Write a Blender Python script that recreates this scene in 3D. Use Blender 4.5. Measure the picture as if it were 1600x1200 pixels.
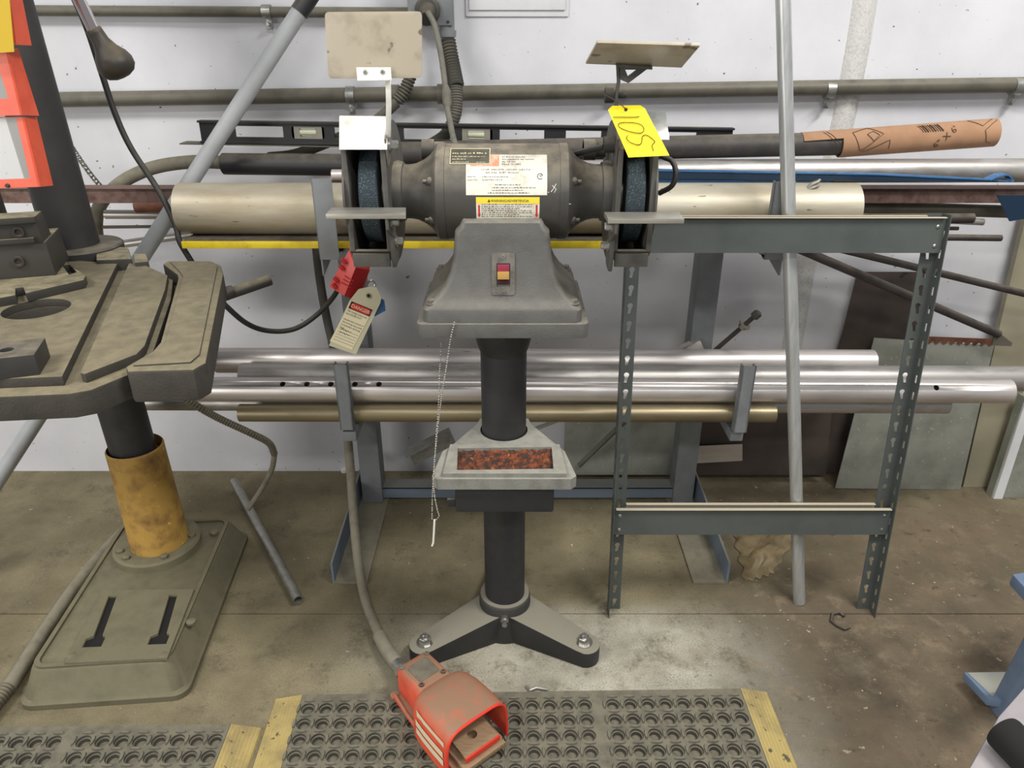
import bpy, bmesh, math, random
from mathutils import Vector, Matrix
from mathutils.geometry import tessellate_polygon
random.seed(7)
for o in list(bpy.data.objects): bpy.data.objects.remove(o)
S = bpy.context.scene
COL = S.collection
# ---------------------------------------------------------------- camera
CAM_H, PITCH, FPX = 1.45, math.radians(25.6), 1150.0
cam = bpy.data.objects.new('camera', bpy.data.cameras.new('camera')); COL.objects.link(cam)
cam.location = (0, 0, CAM_H); cam.rotation_euler = (math.pi/2 - PITCH, 0, 0)
cam.data.sensor_width = 36; cam.data.lens = FPX/1600*36; cam.data.clip_start = .02
S.camera = cam
# ---------------------------------------------------------------- world, lamps, exposure
W = bpy.data.worlds.new('world'); S.world = W; W.use_nodes = True
W.node_tree.nodes['Background'].inputs[0].default_value = (.93, .96, 1, 1)
W.node_tree.nodes['Background'].inputs[1].default_value = .33
def area(name, loc, target, sx, sy, power, col=(1, .98, .94)):
    l = bpy.data.lights.new(name, 'AREA'); l.shape = 'RECTANGLE'; l.size = sx; l.size_y = sy
    l.energy = power; l.color = col
    o = bpy.data.objects.new(name, l); COL.objects.link(o); o.location = loc
    d = Vector(target) - Vector(loc); o.rotation_euler = d.to_track_quat('-Z', 'Y').to_euler()
    return o
area('ceiling_tube_lamp', (1.5, .6, 3.1), (1.35, .75, 0), 1.2, .3, 74)
area('ceiling_tube_lamp', (-1.9, .1, 3.1), (-1.8, .3, 0), 1.2, .3, 62)
area('ceiling_tube_lamp', (.3, -1.3, 3.1), (.3, -1.0, 0), 1.2, .3, 50)
area('low_wall_fill', (-3.1, -1.6, 1.35), (-1.2, 2.2, .45), 1.5, 1.3, 52, (1, .97, .92))  # added fill light, brightens the lower left wall; no window is modelled
S.view_settings.view_transform = 'Standard'; S.view_settings.look = 'None'
S.view_settings.gamma = 1; S.view_settings.use_curve_mapping = False
S.view_settings.exposure = 0.0
# ---------------------------------------------------------------- helpers
V = Vector
def P(u, v, Y=None, Z=None, X=None):
    """point of the place seen at photo pixel (u, v), at known Y, Z or X"""
    a, b = (u-800)/FPX, (v-600)/FPX
    d = V((a, math.cos(PITCH) - b*math.sin(PITCH), -(math.sin(PITCH) + b*math.cos(PITCH))))
    if Y is not None: t = Y/d.y
    elif Z is not None: t = (Z-CAM_H)/d.z
    else: t = X/d.x
    return V((0, 0, CAM_H)) + d*t
def lin(c):
    return tuple(((x/255)/12.92 if x/255 <= .04045 else ((x/255+.055)/1.055)**2.4) for x in c)
def nd(nt, t, **kw):
    n = nt.nodes.new(t)
    for k, val in kw.items():
        if k in n.inputs: n.inputs[k].default_value = val
        else: setattr(n, k, val)
    return n
MATS = {}
def mat(name, col, rough=.5, metal=0., var=None, vs=20., vlo=.45, vhi=.7, dust=0., dustcol=(150, 140, 118), speck=None, ss=150., sthr=.72,
        bump=0., bs=200., stretch=None, spec=.5, alpha=1., coat=0., dlo=.15, dhi=.6):
    m = bpy.data.materials.new(name); m.use_nodes = True; nt = m.node_tree; b = nt.nodes['Principled BSDF']
    L = nt.links.new
    b.inputs['Roughness'].default_value = rough; b.inputs['Metallic'].default_value = metal
    b.inputs['Specular IOR Level'].default_value = spec; b.inputs['Coat Weight'].default_value = coat
    base = lin(col) + (1,)
    cur = None
    tc = nd(nt, 'ShaderNodeTexCoord'); vec = tc.outputs['Object']
    if stretch:
        mp = nd(nt, 'ShaderNodeMapping'); mp.inputs['Scale'].default_value = stretch; L(vec, mp.inputs['Vector']); vec = mp.outputs[0]
    def noise(scale, lo, hi, det=6., r=.6):
        n = nd(nt, 'ShaderNodeTexNoise'); n.inputs['Scale'].default_value = scale; n.inputs['Detail'].default_value = det; n.inputs['Roughness'].default_value = r
        L(vec, n.inputs['Vector'])
        mr = nd(nt, 'ShaderNodeMapRange'); mr.inputs['From Min'].default_value = lo; mr.inputs['From Max'].default_value = hi
        L(n.outputs['Fac'], mr.inputs['Value']); return mr.outputs[0]
    def mix(a, c, fac):
        x = nd(nt, 'ShaderNodeMix'); x.data_type = 'RGBA'; L(fac, x.inputs[0])
        if isinstance(a, tuple): x.inputs[6].default_value = a
        else: L(a, x.inputs[6])
        x.inputs[7].default_value = lin(c) + (1,)
        return x.outputs[2]
    cur = base
    if var: cur = mix(cur, var, noise(vs, vlo, vhi))
    if speck: cur = mix(cur, speck, noise(ss, sthr, sthr+.03, 3., .5))
    if dust > 0:
        g = nd(nt, 'ShaderNodeNewGeometry'); sp = nd(nt, 'ShaderNodeSeparateXYZ'); L(g.outputs['Normal'], sp.inputs[0])
        mr = nd(nt, 'ShaderNodeMapRange'); mr.inputs['From Min'].default_value = .15; mr.inputs['From Max'].default_value = .95
        mr.inputs['To Max'].default_value = dust; L(sp.outputs['Z'], mr.inputs['Value'])
        n2 = noise(35, dlo, dhi); mu = nd(nt, 'ShaderNodeMath', operation='MULTIPLY'); L(mr.outputs[0], mu.inputs[0]); L(n2, mu.inputs[1])
        cur = mix(cur, dustcol, mu.outputs[0])
        if metal > 0 or rough < .6:
            rr = nd(nt, 'ShaderNodeMapRange'); rr.inputs['To Min'].default_value = rough; rr.inputs['To Max'].default_value = .9; L(mu.outputs[0], rr.inputs['Value']); L(rr.outputs[0], b.inputs['Roughness'])
            rm = nd(nt, 'ShaderNodeMapRange'); rm.inputs['To Min'].default_value = metal; rm.inputs['To Max'].default_value = 0; L(mu.outputs[0], rm.inputs['Value']); L(rm.outputs[0], b.inputs['Metallic'])
    if isinstance(cur, tuple): b.inputs['Base Color'].default_value = cur
    else: L(cur, b.inputs['Base Color'])
    if bump > 0:
        n = nd(nt, 'ShaderNodeTexNoise'); n.inputs['Scale'].default_value = bs; n.inputs['Detail'].default_value = 4.; L(vec, n.inputs['Vector'])
        bp = nd(nt, 'ShaderNodeBump'); bp.inputs['Strength'].default_value = bump; bp.inputs['Distance'].default_value = .002
        L(n.outputs['Fac'], bp.inputs['Height']); L(bp.outputs[0], b.inputs['Normal'])
    if alpha < 1: b.inputs['Alpha'].default_value = alpha
    MATS[name] = m
    return m
ORG = {}
def tag(o, label=None, cat=None, group=None, kind=None):
    if label: o['label'] = label
    if cat: o['category'] = cat
    if group: o['group'] = group
    if kind: o['kind'] = kind
    return o
def thing(name, label, cat, loc, group=None):
    o = bpy.data.objects.new(name, None); COL.objects.link(o); o.location = loc; o.empty_display_size = .05
    ORG[o] = V(loc); return tag(o, label, cat, group)
class MB:
    def __init__(s): s.v = []; s.f = []
    def add(s, vs, fs):
        k = len(s.v); s.v += [V(p) for p in vs]; s.f += [tuple(i+k for i in f) for f in fs]; return s
    def box(s, c, size, M=None):
        hx, hy, hz = size[0]/2, size[1]/2, size[2]/2
        pts = [V((x, y, z)) for z in (-hz, hz) for y in (-hy, hy) for x in (-hx, hx)]
        if M: pts = [M @ p for p in pts]
        pts = [p + V(c) for p in pts]
        return s.add(pts, [(0, 2, 3, 1), (4, 5, 7, 6), (0, 1, 5, 4), (2, 6, 7, 3), (0, 4, 6, 2), (1, 3, 7, 5)])
    def span(s, a, b):
        a, b = V(a), V(b); return s.box((a+b)/2, (abs(b.x-a.x), abs(b.y-a.y), abs(b.z-a.z)))
    def loft(s, rings, caps=True, closed=True, loop=False):
        n = len(rings[0]); vs = [p for r in rings for p in r]; fs = []
        R = len(rings)
        for i in range(R if loop else R-1):
            j2 = (i+1) % R
            for j in range(n if closed else n-1):
                k = (j+1) % n; fs.append((i*n+j, i*n+k, j2*n+k, j2*n+j))
        if caps and closed and not loop: fs += [tuple(reversed(range(n))), tuple((R-1)*n+j for j in range(n))]
        return s.add(vs, fs)
    def tube(s, path, r, n=12, caps=True):
        path = [V(p) for p in path]; rs = r if isinstance(r, (list, tuple)) else [r]*len(path)
        t0 = (path[1]-path[0]).normalized(); up = V((0, 0, 1)) if abs(t0.z) < .9 else V((0, 1, 0))
        nrm = (up - t0*up.dot(t0)).normalized(); rings = []
        for i, p in enumerate(path):
            if i == 0: t = path[1]-p
            elif i == len(path)-1: t = p-path[i-1]
            else: t = (path[i+1]-p).normalized() + (p-path[i-1]).normalized()
            t.normalize(); nrm = (nrm - t*nrm.dot(t)).normalized(); bi = t.cross(nrm)
            rings.append([p + (nrm*math.cos(a) + bi*math.sin(a))*rs[i] for a in (2*math.pi*k/n for k in range(n))])
        return s.loft(rings, caps)
    def cyl(s, a, b, r, n=24, r2=None, caps=True): return s.tube([a, b], [r, r if r2 is None else r2], n, caps)
    def pipe(s, a, b, r, t=.003, n=32):
        a, b = V(a), V(b); d = (b-a).normalized(); up = V((0, 0, 1)) if abs(d.z) < .9 else V((0, 1, 0))
        x = (up-d*up.dot(d)).normalized(); y = d.cross(x)
        ring = lambda c, q: [c + (x*math.cos(2*math.pi*k/n)+y*math.sin(2*math.pi*k/n))*q for k in range(n)]
        return s.loft([ring(a, r), ring(b, r), ring(b, r-t), ring(a, r-t)], loop=True)
    def lathe(s, prof, o, ax=(0, 0, 1), n=32, caps=True):
        ax = V(ax).normalized(); o = V(o); up = V((0, 0, 1)) if abs(ax.z) < .9 else V((0, 1, 0))
        x = (up-ax*up.dot(ax)).normalized(); y = ax.cross(x)
        return s.loft([[o + ax*h + (x*math.cos(2*math.pi*k/n)+y*math.sin(2*math.pi*k/n))*max(r, 1e-5) for k in range(n)] for r, h in prof], caps)
    def prism(s, pts, vec, holes=()):
        pts = [V(p) for p in pts]; vec = V(vec); loops = [pts] + [[V(p) for p in h] for h in holes]
        flat = [p for l in loops for p in l]; n = len(flat)
        tris = tessellate_polygon(loops)
        fs = [tuple(t) for t in tris] + [tuple(i+n for i in reversed(t)) for t in tris]
        k = 0
        for l in loops:
            m = len(l)
            for i in range(m): fs.append((k+i, k+(i+1) % m, k+n+(i+1) % m, k+n+i))
            k += m
        return s.add(flat + [p+vec for p in flat], fs)
    def hexbolt(s, c, ax, r, h, washer=True):
        ax = V(ax).normalized(); c = V(c)
        if washer: s.lathe([(r*1.45, 0), (r*1.45, h*.25)], c, ax, 16); c = c + ax*h*.25
        s.lathe([(r, 0), (r, h*.85), (r*.8, h)], c, ax, 6); return s
    def build(s, name, m, parent=None, bevel=0., seg=2, smooth=True, ang=38, loc=None):
        if parent is not None: o0 = ORG[parent]
        elif loc is not None: o0 = V(loc)
        else:
            xs = [p.x for p in s.v]; ys = [p.y for p in s.v]; o0 = V(((min(xs)+max(xs))/2, (min(ys)+max(ys))/2, min(p.z for p in s.v)))
        me = bpy.data.meshes.new(name); bm = bmesh.new()
        vs = [bm.verts.new(p-o0) for p in s.v]
        for f in s.f:
            if len(set(f)) < 3: continue
            try: bm.faces.new([vs[i] for i in f])
            except ValueError: pass
        bmesh.ops.recalc_face_normals(bm, faces=bm.faces)
        if bevel > 0:
            es = [e for e in bm.edges if len(e.link_faces) == 2 and e.calc_face_angle(0) > .6]
            bmesh.ops.bevel(bm, geom=es, offset=bevel, segments=seg, affect='EDGES', profile=.6, clamp_overlap=True)
        for f in bm.faces: f.smooth = smooth
        bm.to_mesh(me); bm.free()
        if smooth: me.set_sharp_from_angle(angle=math.radians(ang))
        me.materials.append(MATS[m])
        o = bpy.data.objects.new(name, me); COL.objects.link(o); ORG[o] = o0
        if parent is not None: o.parent = parent
        else: o.location = o0
        return o
def spline(pts, n=10):
    pts = [V(p) for p in pts]; out = []
    q = [pts[0]*2-pts[1]] + pts + [pts[-1]*2-pts[-2]]
    for i in range(1, len(q)-2):
        for k in range(n):
            t = k/n; a, b, c, d = q[i-1], q[i], q[i+1], q[i+2]
            out.append(.5*((2*b)+(c-a)*t+(2*a-5*b+4*c-d)*t*t+(3*b-a-3*c+d)*t*t*t))
    return out + [pts[-1]]
def rrect(w, h, r, n=4):
    out = []
    for cx, cy, a0 in ((w/2-r, h/2-r, 0), (-w/2+r, h/2-r, 90), (-w/2+r, -h/2+r, 180), (w/2-r, -h/2+r, 270)):
        for k in range(n+1):
            a = math.radians(a0+90*k/n); out.append((cx+r*math.cos(a), cy+r*math.sin(a)))
    return out
def rotz(d): return Matrix.Rotation(math.radians(d), 3, 'Z')
def text(name, body, size, fmap, m, parent, width=None, align='LEFT'):
    """flat lettering; fmap(x, y) -> world point. width squeezes the line to a width"""
    cu = bpy.data.curves.new('t', 'FONT'); cu.body = body; cu.size = size; cu.resolution_u = 2; cu.align_x = align
    ob = bpy.data.objects.new('t', cu); COL.objects.link(ob)
    dg = bpy.context.evaluated_depsgraph_get(); me = bpy.data.meshes.new_from_object(ob.evaluated_get(dg))
    bpy.data.objects.remove(ob); bpy.data.curves.remove(cu)
    k = 1.
    if width:
        xs = [p.co.x for p in me.vertices]
        if xs: k = width/max(1e-6, max(xs)-min(xs))
    o0 = ORG[parent]
    for p in me.vertices: p.co = fmap(p.co.x*k, p.co.y) - o0
    me.name = name; me.materials.append(MATS[m])
    o = bpy.data.objects.new(name, me); COL.objects.link(o); o.parent = parent; ORG[o] = o0
    return o
# ---------------------------------------------------------------- materials
mat('paint_white', (218, 218, 222), .75, var=(200, 200, 205), vs=3., vlo=.4, vhi=.75, speck=(110, 106, 102), ss=55, sthr=.70, bump=.15, bs=60)
mat('paint_white_rough', (208, 207, 204), .8, var=(188, 186, 181), vs=150, vlo=.45, vhi=.65, bump=.6, bs=120)
mat('panel_white', (220, 220, 222), .6, var=(208, 208, 208), vs=8)
mat('conduit', (98, 94, 82), .5, .1, var=(80, 77, 68), vs=14, dust=.45, dustcol=(146, 140, 122))
mat('galv', (168, 168, 164), .38, .85, var=(140, 140, 136), vs=40, dust=.3)
mat('galv_tube', (192, 194, 193), .36, .6, var=(168, 170, 169), vs=60, stretch=(1, 1, .1))
mat('zinc', (190, 190, 186), .3, .9, var=(160, 158, 150), vs=60)
mat('zinc_white_glare', (244, 244, 238), .5, .0, var=(222, 220, 210), vs=30)  # white zinc; glare of the left spark arrester is put into the colour
mat('motor_grey', (74, 72, 69), .5, .1, var=(63, 61, 59), vs=18, dust=.85, dustcol=(158, 148, 128), speck=(190, 188, 180), ss=55, sthr=.78)
mat('cast_grey', (94, 93, 90), .6, .0, var=(85, 83, 80), vs=22, dust=.7, dustcol=(150, 145, 130), bump=.35, bs=320)
mat('guard_grey', (92, 90, 86), .55, .2, var=(74, 72, 68), vs=20, dust=.6)
mat('pedestal_black', (46, 46, 47), .55, .0, var=(40, 40, 41), vs=30, dust=.95, dlo=-.2, dhi=.35, dustcol=(140, 135, 120), bump=.1, bs=300)
mat('tray_grey', (130, 130, 122), .75, .0, var=(112, 110, 104), vs=30, dust=.7, dustcol=(165, 162, 150), bump=.4, bs=300)
mat('rust', (142, 74, 38), .95, 0, var=(64, 46, 40), vs=70, vlo=.36, vhi=.56, speck=(170, 116, 60), ss=120, sthr=.66, bump=1., bs=150)
mat('rust_flake', (92, 64, 48), .95, 0, var=(150, 72, 34), vs=60, vlo=.45, vhi=.6)
mat('stone', (46, 56, 62), .95, 0, speck=(96, 112, 118), ss=420, sthr=.6, bump=.6, bs=500)
mat('steel_plain', (150, 146, 138), .42, .75, var=(122, 118, 110), vs=50, dust=.35)
mat('steel_rest', (172, 168, 158), .4, .6, var=(150, 145, 135), vs=35, stretch=(.3, 1, 1))
mat('shield_tan', (178, 168, 150), .4, 0, var=(150, 140, 122), vs=14, vlo=.5, vhi=.7, speck=(118, 106, 90), ss=30, sthr=.655, spec=.4)
mat('black_rubber', (46, 45, 43), .7, dust=.4)
mat('cord_black', (40, 39, 38), .6, dust=.35)
mat('cord_grey', (118, 115, 104), .7, var=(98, 95, 86), vs=40)
mat('hose_grey', (126, 122, 106), .7, var=(104, 100, 86), vs=30, dust=.4)
mat('hose_dark', (74, 72, 66), .7, dust=.5)
mat('flex_metal', (96, 90, 76), .55, .4, dust=.4)
mat('alu_big', (182, 175, 158), .5, .35, var=(160, 148, 122), vs=9, vlo=.4, vhi=.65, stretch=(.35, 1, 1.6), speck=(112, 102, 86), ss=40, sthr=.70, bump=.2, bs=60)
mat('alu', (222, 216, 212), .40, .75, var=(196, 188, 184), vs=20, stretch=(.15, 1, 1), speck=(150, 142, 138), ss=40, sthr=.72)
mat('alu_dull', (186, 182, 178), .42, .7, var=(140, 136, 130), vs=22, stretch=(.3, 1, 1), speck=(80, 78, 76), ss=60, sthr=.73)
mat('brass_tube', (146, 134, 106), .4, .6, var=(122, 110, 86), vs=14, stretch=(.2, 1, 1))
mat('black_pipe', (62, 59, 58), .6, .1, var=(78, 70, 64), vs=40, dust=.3, speck=(140, 136, 130), ss=60, sthr=.77)
mat('cardboard', (164, 126, 96), .8, var=(150, 113, 85), vs=14)
mat('print_dark', (70, 52, 40), .9)
mat('level_black', (38, 38, 40), .5, dust=.35)
mat('vial_frame', (140, 136, 124), .6, dust=.4)
mat('vial', (196, 200, 168), .15)
mat('rust_beam', (120, 96, 88), .8, .1, var=(84, 60, 54), vs=35, dust=.3, dustcol=(150, 128, 118))
mat('steel_dark', (64, 58, 56), .6, .3, var=(50, 44, 42), vs=20, dust=.35)
mat('copper_rust', (126, 84, 64), .6, .3, var=(90, 58, 46), vs=30)
mat('blue', (54, 104, 152), .5, var=(44, 86, 130), vs=20)
mat('blue_dark', (16, 42, 64), .5)
mat('rack_grey', (126, 130, 132), .55, .1, var=(112, 115, 116), vs=14, speck=(92, 92, 90), ss=50, sthr=.72)
mat('rack_blue', (110, 122, 136), .55, .1, dust=.7, dustcol=(138, 130, 108))
mat('yellow_edge', (214, 190, 36), .5, var=(190, 160, 30), vs=30, speck=(90, 80, 40), ss=60, sthr=.72)
mat('frame_grey', (82, 87, 84), .45, .1, var=(74, 79, 77), vs=10)
mat('frame_lip', (190, 180, 158), .6, dust=.0)
mat('plate_brown', (78, 68, 62), .6, .2, var=(58, 52, 48), vs=6, speck=(36, 32, 30), ss=12, sthr=.72)
mat('galv_sheet', (160, 162, 152), .5, .35, var=(136, 138, 128), vs=10, speck=(180, 182, 176), ss=80, sthr=.66)
mat('beige', (150, 144, 122), .6, var=(138, 132, 112), vs=6)
mat('drill_black', (60, 58, 57), .55, .1, var=(48, 47, 46), vs=12, dust=.5)
mat('drill_yellow', (180, 142, 70), .65, 0, var=(112, 80, 48), vs=14, vlo=.48, vhi=.72, speck=(214, 176, 84), ss=60, sthr=.7)
mat('table_iron', (66, 62, 56), .7, .1, var=(52, 50, 46), vs=14, dust=1., dlo=-.15, dhi=.62, dustcol=(128, 119, 95), bump=.35, bs=260)
mat('pole_grey', (168, 171, 173), .5, var=(156, 158, 160), vs=10)
mat('base_iron', (100, 95, 74), .8, 0, var=(88, 85, 66), vs=16, dust=.6, dustcol=(124, 117, 92), speck=(170, 160, 110), ss=70, sthr=.77, bump=.3, bs=200)
mat('base_iron_top', (112, 107, 84), .8, 0, var=(100, 95, 74), vs=16, bump=.3, bs=200)
mat('slot_black', (22, 21, 19), .9)
mat('vise', (64, 62, 58), .5, .2, dust=.9, dustcol=(150, 140, 112))
mat('orange', (222, 92, 64), .4, var=(206, 78, 54), vs=20, dust=.3)
mat('clear_guard', (200, 200, 196), .3, alpha=.28)
mat('tag_gold', (196, 164, 30), .6)
mat('tag_yellow', (252, 226, 24), .55)
mat('ink', (58, 52, 24), .6)
mat('ink_black', (28, 26, 26), .7)
mat('label_white', (228, 224, 210), .5, var=(196, 184, 168), vs=30, vlo=.5, vhi=.7)
mat('label_black', (78, 74, 62), .6, var=(96, 92, 78), vs=40)
mat('label_yellow', (238, 214, 60), .5)
mat('label_red', (206, 44, 40), .5)
mat('label_orange', (214, 150, 116), .6, var=(226, 206, 180), vs=60)
mat('pedal_red', (222, 92, 64), .6, var=(200, 72, 50), vs=20, dust=.95, dlo=-.05, dhi=.5, dustcol=(142, 116, 92))
mat('pedal_red_clean', (222, 62, 44), .5)
mat('pedal_wood', (150, 124, 94), .7, var=(126, 102, 76), vs=40, stretch=(1, 12, 1))
mat('lock_red', (212, 84, 80), .4)
mat('lock_red_dark', (176, 28, 34), .4)
mat('tag_cream', (224, 214, 180), .6)
mat('tag_laminate', (196, 190, 162), .35)
mat('mat_rubber', (82, 79, 70), .85, var=(70, 68, 60), vs=10, dust=.75, dustcol=(128, 122, 104), bump=.3, bs=250)
mat('mat_yellow', (176, 156, 98), .85, var=(146, 130, 88), vs=16, speck=(92, 84, 62), ss=50, sthr=.66, bump=.4, bs=250)
mat('stand_blue', (104, 122, 146), .5, var=(92, 110, 134), vs=14)
mat('stand_top', (150, 150, 140), .6)
mat('bin_grey', (150, 144, 146), .6, var=(134, 128, 130), vs=8)
mat('chrome', (210, 200, 200), .12, 1.)
mat('knob_black', (52, 48, 42), .45, dust=.8, dustcol=(128, 116, 92))
mat('switch_red', (140, 44, 66), .4)
mat('switch_key', (176, 138, 70), .5)
mat('switch_dark', (58, 22, 28), .4)
mat('bag', (132, 116, 86), .45, var=(100, 88, 64), vs=25)
mat('paper_white', (236, 234, 226), .6)
def floor_mat():
    m = bpy.data.materials.new('concrete'); m.use_nodes = True; nt = m.node_tree; b = nt.nodes['Principled BSDF']; L = nt.links.new
    b.inputs['Roughness'].default_value = .8; b.inputs['Specular IOR Level'].default_value = .3
    tc = nd(nt, 'ShaderNodeTexCoord'); sx = nd(nt, 'ShaderNodeSeparateXYZ'); L(tc.outputs['Object'], sx.inputs[0])
    def noise(sc, lo, hi, det=7., r=.62):
        n = nd(nt, 'ShaderNodeTexNoise'); n.inputs['Scale'].default_value = sc; n.inputs['Detail'].default_value = det; n.inputs['Roughness'].default_value = r
        L(tc.outputs['Object'], n.inputs['Vector']); mr = nd(nt, 'ShaderNodeMapRange'); mr.inputs['From Min'].default_value = lo; mr.inputs['From Max'].default_value = hi; L(n.outputs['Fac'], mr.inputs['Value']); return mr.outputs[0]
    def mix(a, c, f):
        x = nd(nt, 'ShaderNodeMix'); x.data_type = 'RGBA'
        if isinstance(f, float): x.inputs[0].default_value = f
        else: L(f, x.inputs[0])
        for s, q in ((6, a), (7, c)):
            if isinstance(q, tuple): x.inputs[s].default_value = lin(q)+(1,)
            else: L(q, x.inputs[s])
        return x.outputs[2]
    def ramp(o, lo, hi):
        mr = nd(nt, 'ShaderNodeMapRange'); mr.inputs['From Min'].default_value = lo; mr.inputs['From Max'].default_value = hi; L(o, mr.inputs['Value']); return mr.outputs[0]
    def mul(a, c):
        n = nd(nt, 'ShaderNodeMath', operation='MULTIPLY'); L(a, n.inputs[0]); L(c, n.inputs[1]); return n.outputs[0]
    back = mix((146, 136, 108), (116, 107, 83), noise(4, .35, .65))
    front = mix((198, 194, 178), (152, 148, 133), noise(6, .35, .65))
    c = mix(back, front, mul(mul(ramp(sx.outputs['Y'], 1.62, 1.50), ramp(sx.outputs['X'], -.55, .12)), noise(3.5, .15, .5)))
    stain = mul(mul(ramp(sx.outputs['X'], .42, .78), ramp(sx.outputs['Y'], 2.2, 1.5)), noise(2.6, .02, .34))
    c = mix(c, (74, 65, 53), stain)
    brown = mul(ramp(sx.outputs['X'], .5, 1.), noise(5, .35, .6))
    c = mix(c, (118, 103, 84), brown)
    rx = ramp(sx.outputs['X'], .25, .75)
    c = mix(c, (140, 125, 102), mul(mul(rx, noise(15, .52, .66, 12., .78)), noise(3, .3, .55)))
    c = mix(c, (58, 51, 42), mul(rx, noise(20, .57, .70, 12., .75)))
    c = mix(c, (168, 158, 136), mul(rx, noise(34, .655, .70, 5., .6)))
    c = mix(c, (186, 180, 160), noise(46, .738, .75, 2., .5))
    c = mix(c, (84, 76, 60), mul(noise(60, .60, .72), noise(5, .35, .6)))
    c = mix(c, (100, 92, 74), mul(noise(9, .52, .64), noise(90, .3, .7)))
    c = mix(c, (206, 200, 180), noise(120, .715, .735, 3.))
    c = mix(c, (98, 90, 74), mul(noise(230, .42, .75, 4.), noise(14, .2, .7)))
    L(c, b.inputs['Base Color'])
    n = nd(nt, 'ShaderNodeTexNoise'); n.inputs['Scale'].default_value = 60; n.inputs['Detail'].default_value = 6.; L(tc.outputs['Object'], n.inputs['Vector'])
    bp = nd(nt, 'ShaderNodeBump'); bp.inputs['Strength'].default_value = .25; bp.inputs['Distance'].default_value = .004; L(n.outputs['Fac'], bp.inputs['Height']); L(bp.outputs[0], b.inputs['Normal'])
    MATS['concrete'] = m
floor_mat()
# ---------------------------------------------------------------- setting
WY = 2.29
fl = MB(); fl.span((-3.2, -2.2, -.1), (3.2, 1.556, 0)); fl.span((-3.2, 1.560, -.1), (3.2, WY+.1, 0)); fl.span((-3.2, 1.55, -.1), (3.2, 1.565, -.004))
tag(fl.build('floor', 'concrete', loc=(0, 0, 0), smooth=False), 'dusty stained concrete workshop floor with a joint line', kind='structure')
wl = MB(); wl.span((-3.2, WY, 0), (3.2, WY+.1, 3.2))
tag(wl.build('wall_back', 'paint_white', loc=(0, 0, 0), smooth=False), 'white painted workshop wall behind the pipe rack', kind='structure')
tr = MB()
cl = [P(1360, -60, Y=WY), P(1338, 80, Y=WY), P(1306, 235, Y=WY), P(1262, 395, Y=WY), P(1236, 546, Y=WY), P(1216, 650, Y=WY)]
tr.loft([[p+V((-.033, 0, 0)), p+V((-.02, -.012, 0)), p+V((0, -.017, 0)), p+V((.02, -.012, 0)), p+V((.036, 0, 0)), p+V((0, .01, 0))] for p in spline(cl, 5)])
tag(tr.build('trim_1', 'paint_white_rough'), 'white painted raised seam running slanted down the wall', kind='structure')
a0, a1 = P(726, -70, Y=WY), P(888, 26, Y=WY)
ap = MB(); ap.span((a0.x, WY-.006, a1.z), (a1.x, WY, a0.z))
o = tag(ap.build('access_panel', 'panel_white', bevel=.002), 'white flush access panel high on the wall above the grinder', 'panel')
q = MB(); q.span((a0.x+.01, WY-.012, a1.z+.016), (a1.x-.01, WY-.006, a0.z-.01)); q.build('cover', 'panel_white', o, bevel=.002)

# conduits on the wall
def clamp(parent, p, r, m='galv', stub=True):
    c = MB(); c.lathe([(r+.004, -.012), (r+.004, .012)], p, (1, 0, 0), 24); c.build('clamp', m, parent)
    if stub:
        b = MB(); b.box(p+V((0, .01, -r-.016)), (.016, .008, .03)); b.build('clamp_ear', m, parent, bevel=.002)
        b = MB(); b.hexbolt(p+V((0, .005, -r-.018)), (0, -1, 0), .006, .012); b.build('clamp_bolt', m, parent)
A, B = P(-40, 16, Y=2.262), P(640, 20, Y=2.262)
t = thing('wall_conduit', 'thin grey conduit along the wall running into the electrical box', 'conduit', (A+B)/2)
q = MB(); q.cyl(A, B, .0135); q.build('pipe', 'conduit', t)
clamp(t, P(417, 18, Y=2.262), .0135)
A, B = P(-60, 158, Y=2.255), P(1680, 131, Y=2.255)
t = thing('wall_conduit', 'thick grey conduit crossing the whole wall behind the eye shields', 'conduit', (A+B)/2)
q = MB(); q.cyl(A, B, .0205); q.build('pipe', 'conduit', t)
for u, v in ((548, 149), (1296, 140), (1588, 135)): clamp(t, P(u, v, Y=2.255), .0205)
for u, v in ((690, 147), (618, 148), (952, 146)):
    q = MB(); q.lathe([(.027, -.012), (.027, .012)], P(u, v, Y=2.255), (1, 0, 0), 24); q.build('coupling', 'conduit', t, bevel=.002)
# electrical box
b0, b1 = P(632, -75, Y=2.21), P(707, 40, Y=2.21)
t = thing('electrical_box', 'grey metal electrical box with a plugged in cord at the top of the wall', 'box', (b0.x/2+b1.x/2, WY-.04, b1.z))
q = MB(); q.span((b0.x, 2.21, b1.z), (b1.x, WY-.001, b0.z)); q.build('body', 'rack_grey', t, bevel=.003)
q = MB(); c = P(668, 16, Y=2.20); q.lathe([(.03, 0), (.034, .004), (.034, .012), (.028, .02)], c+V((0, .012, 0)), (0, -1, 0), 28); q.build('receptacle', 'hose_dark', t)
q = MB(); q.lathe([(.024, 0), (.024, .03), (.018, .045)], c+V((0, -.005, -.002)), (0, -1, -.5), 24); q.build('plug', 'black_rubber', t)
q = MB(); c2 = P(699, 50, Y=2.235); q.lathe([(.020, .03), (.020, .005), (.024, .004), (.024, -.012), (.018, -.014), (.018, -.03)], c2, (0, 0, 1), 24); q.build('connector', 'rack_grey', t)
for u, v in ((700, 34), (640, 34)):
    q = MB(); q.lathe([(.004, 0), (.003, .003)], P(u, v, Y=2.21), (0, -1, 0), 12); q.build('screw', 'steel_dark', t)
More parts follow.
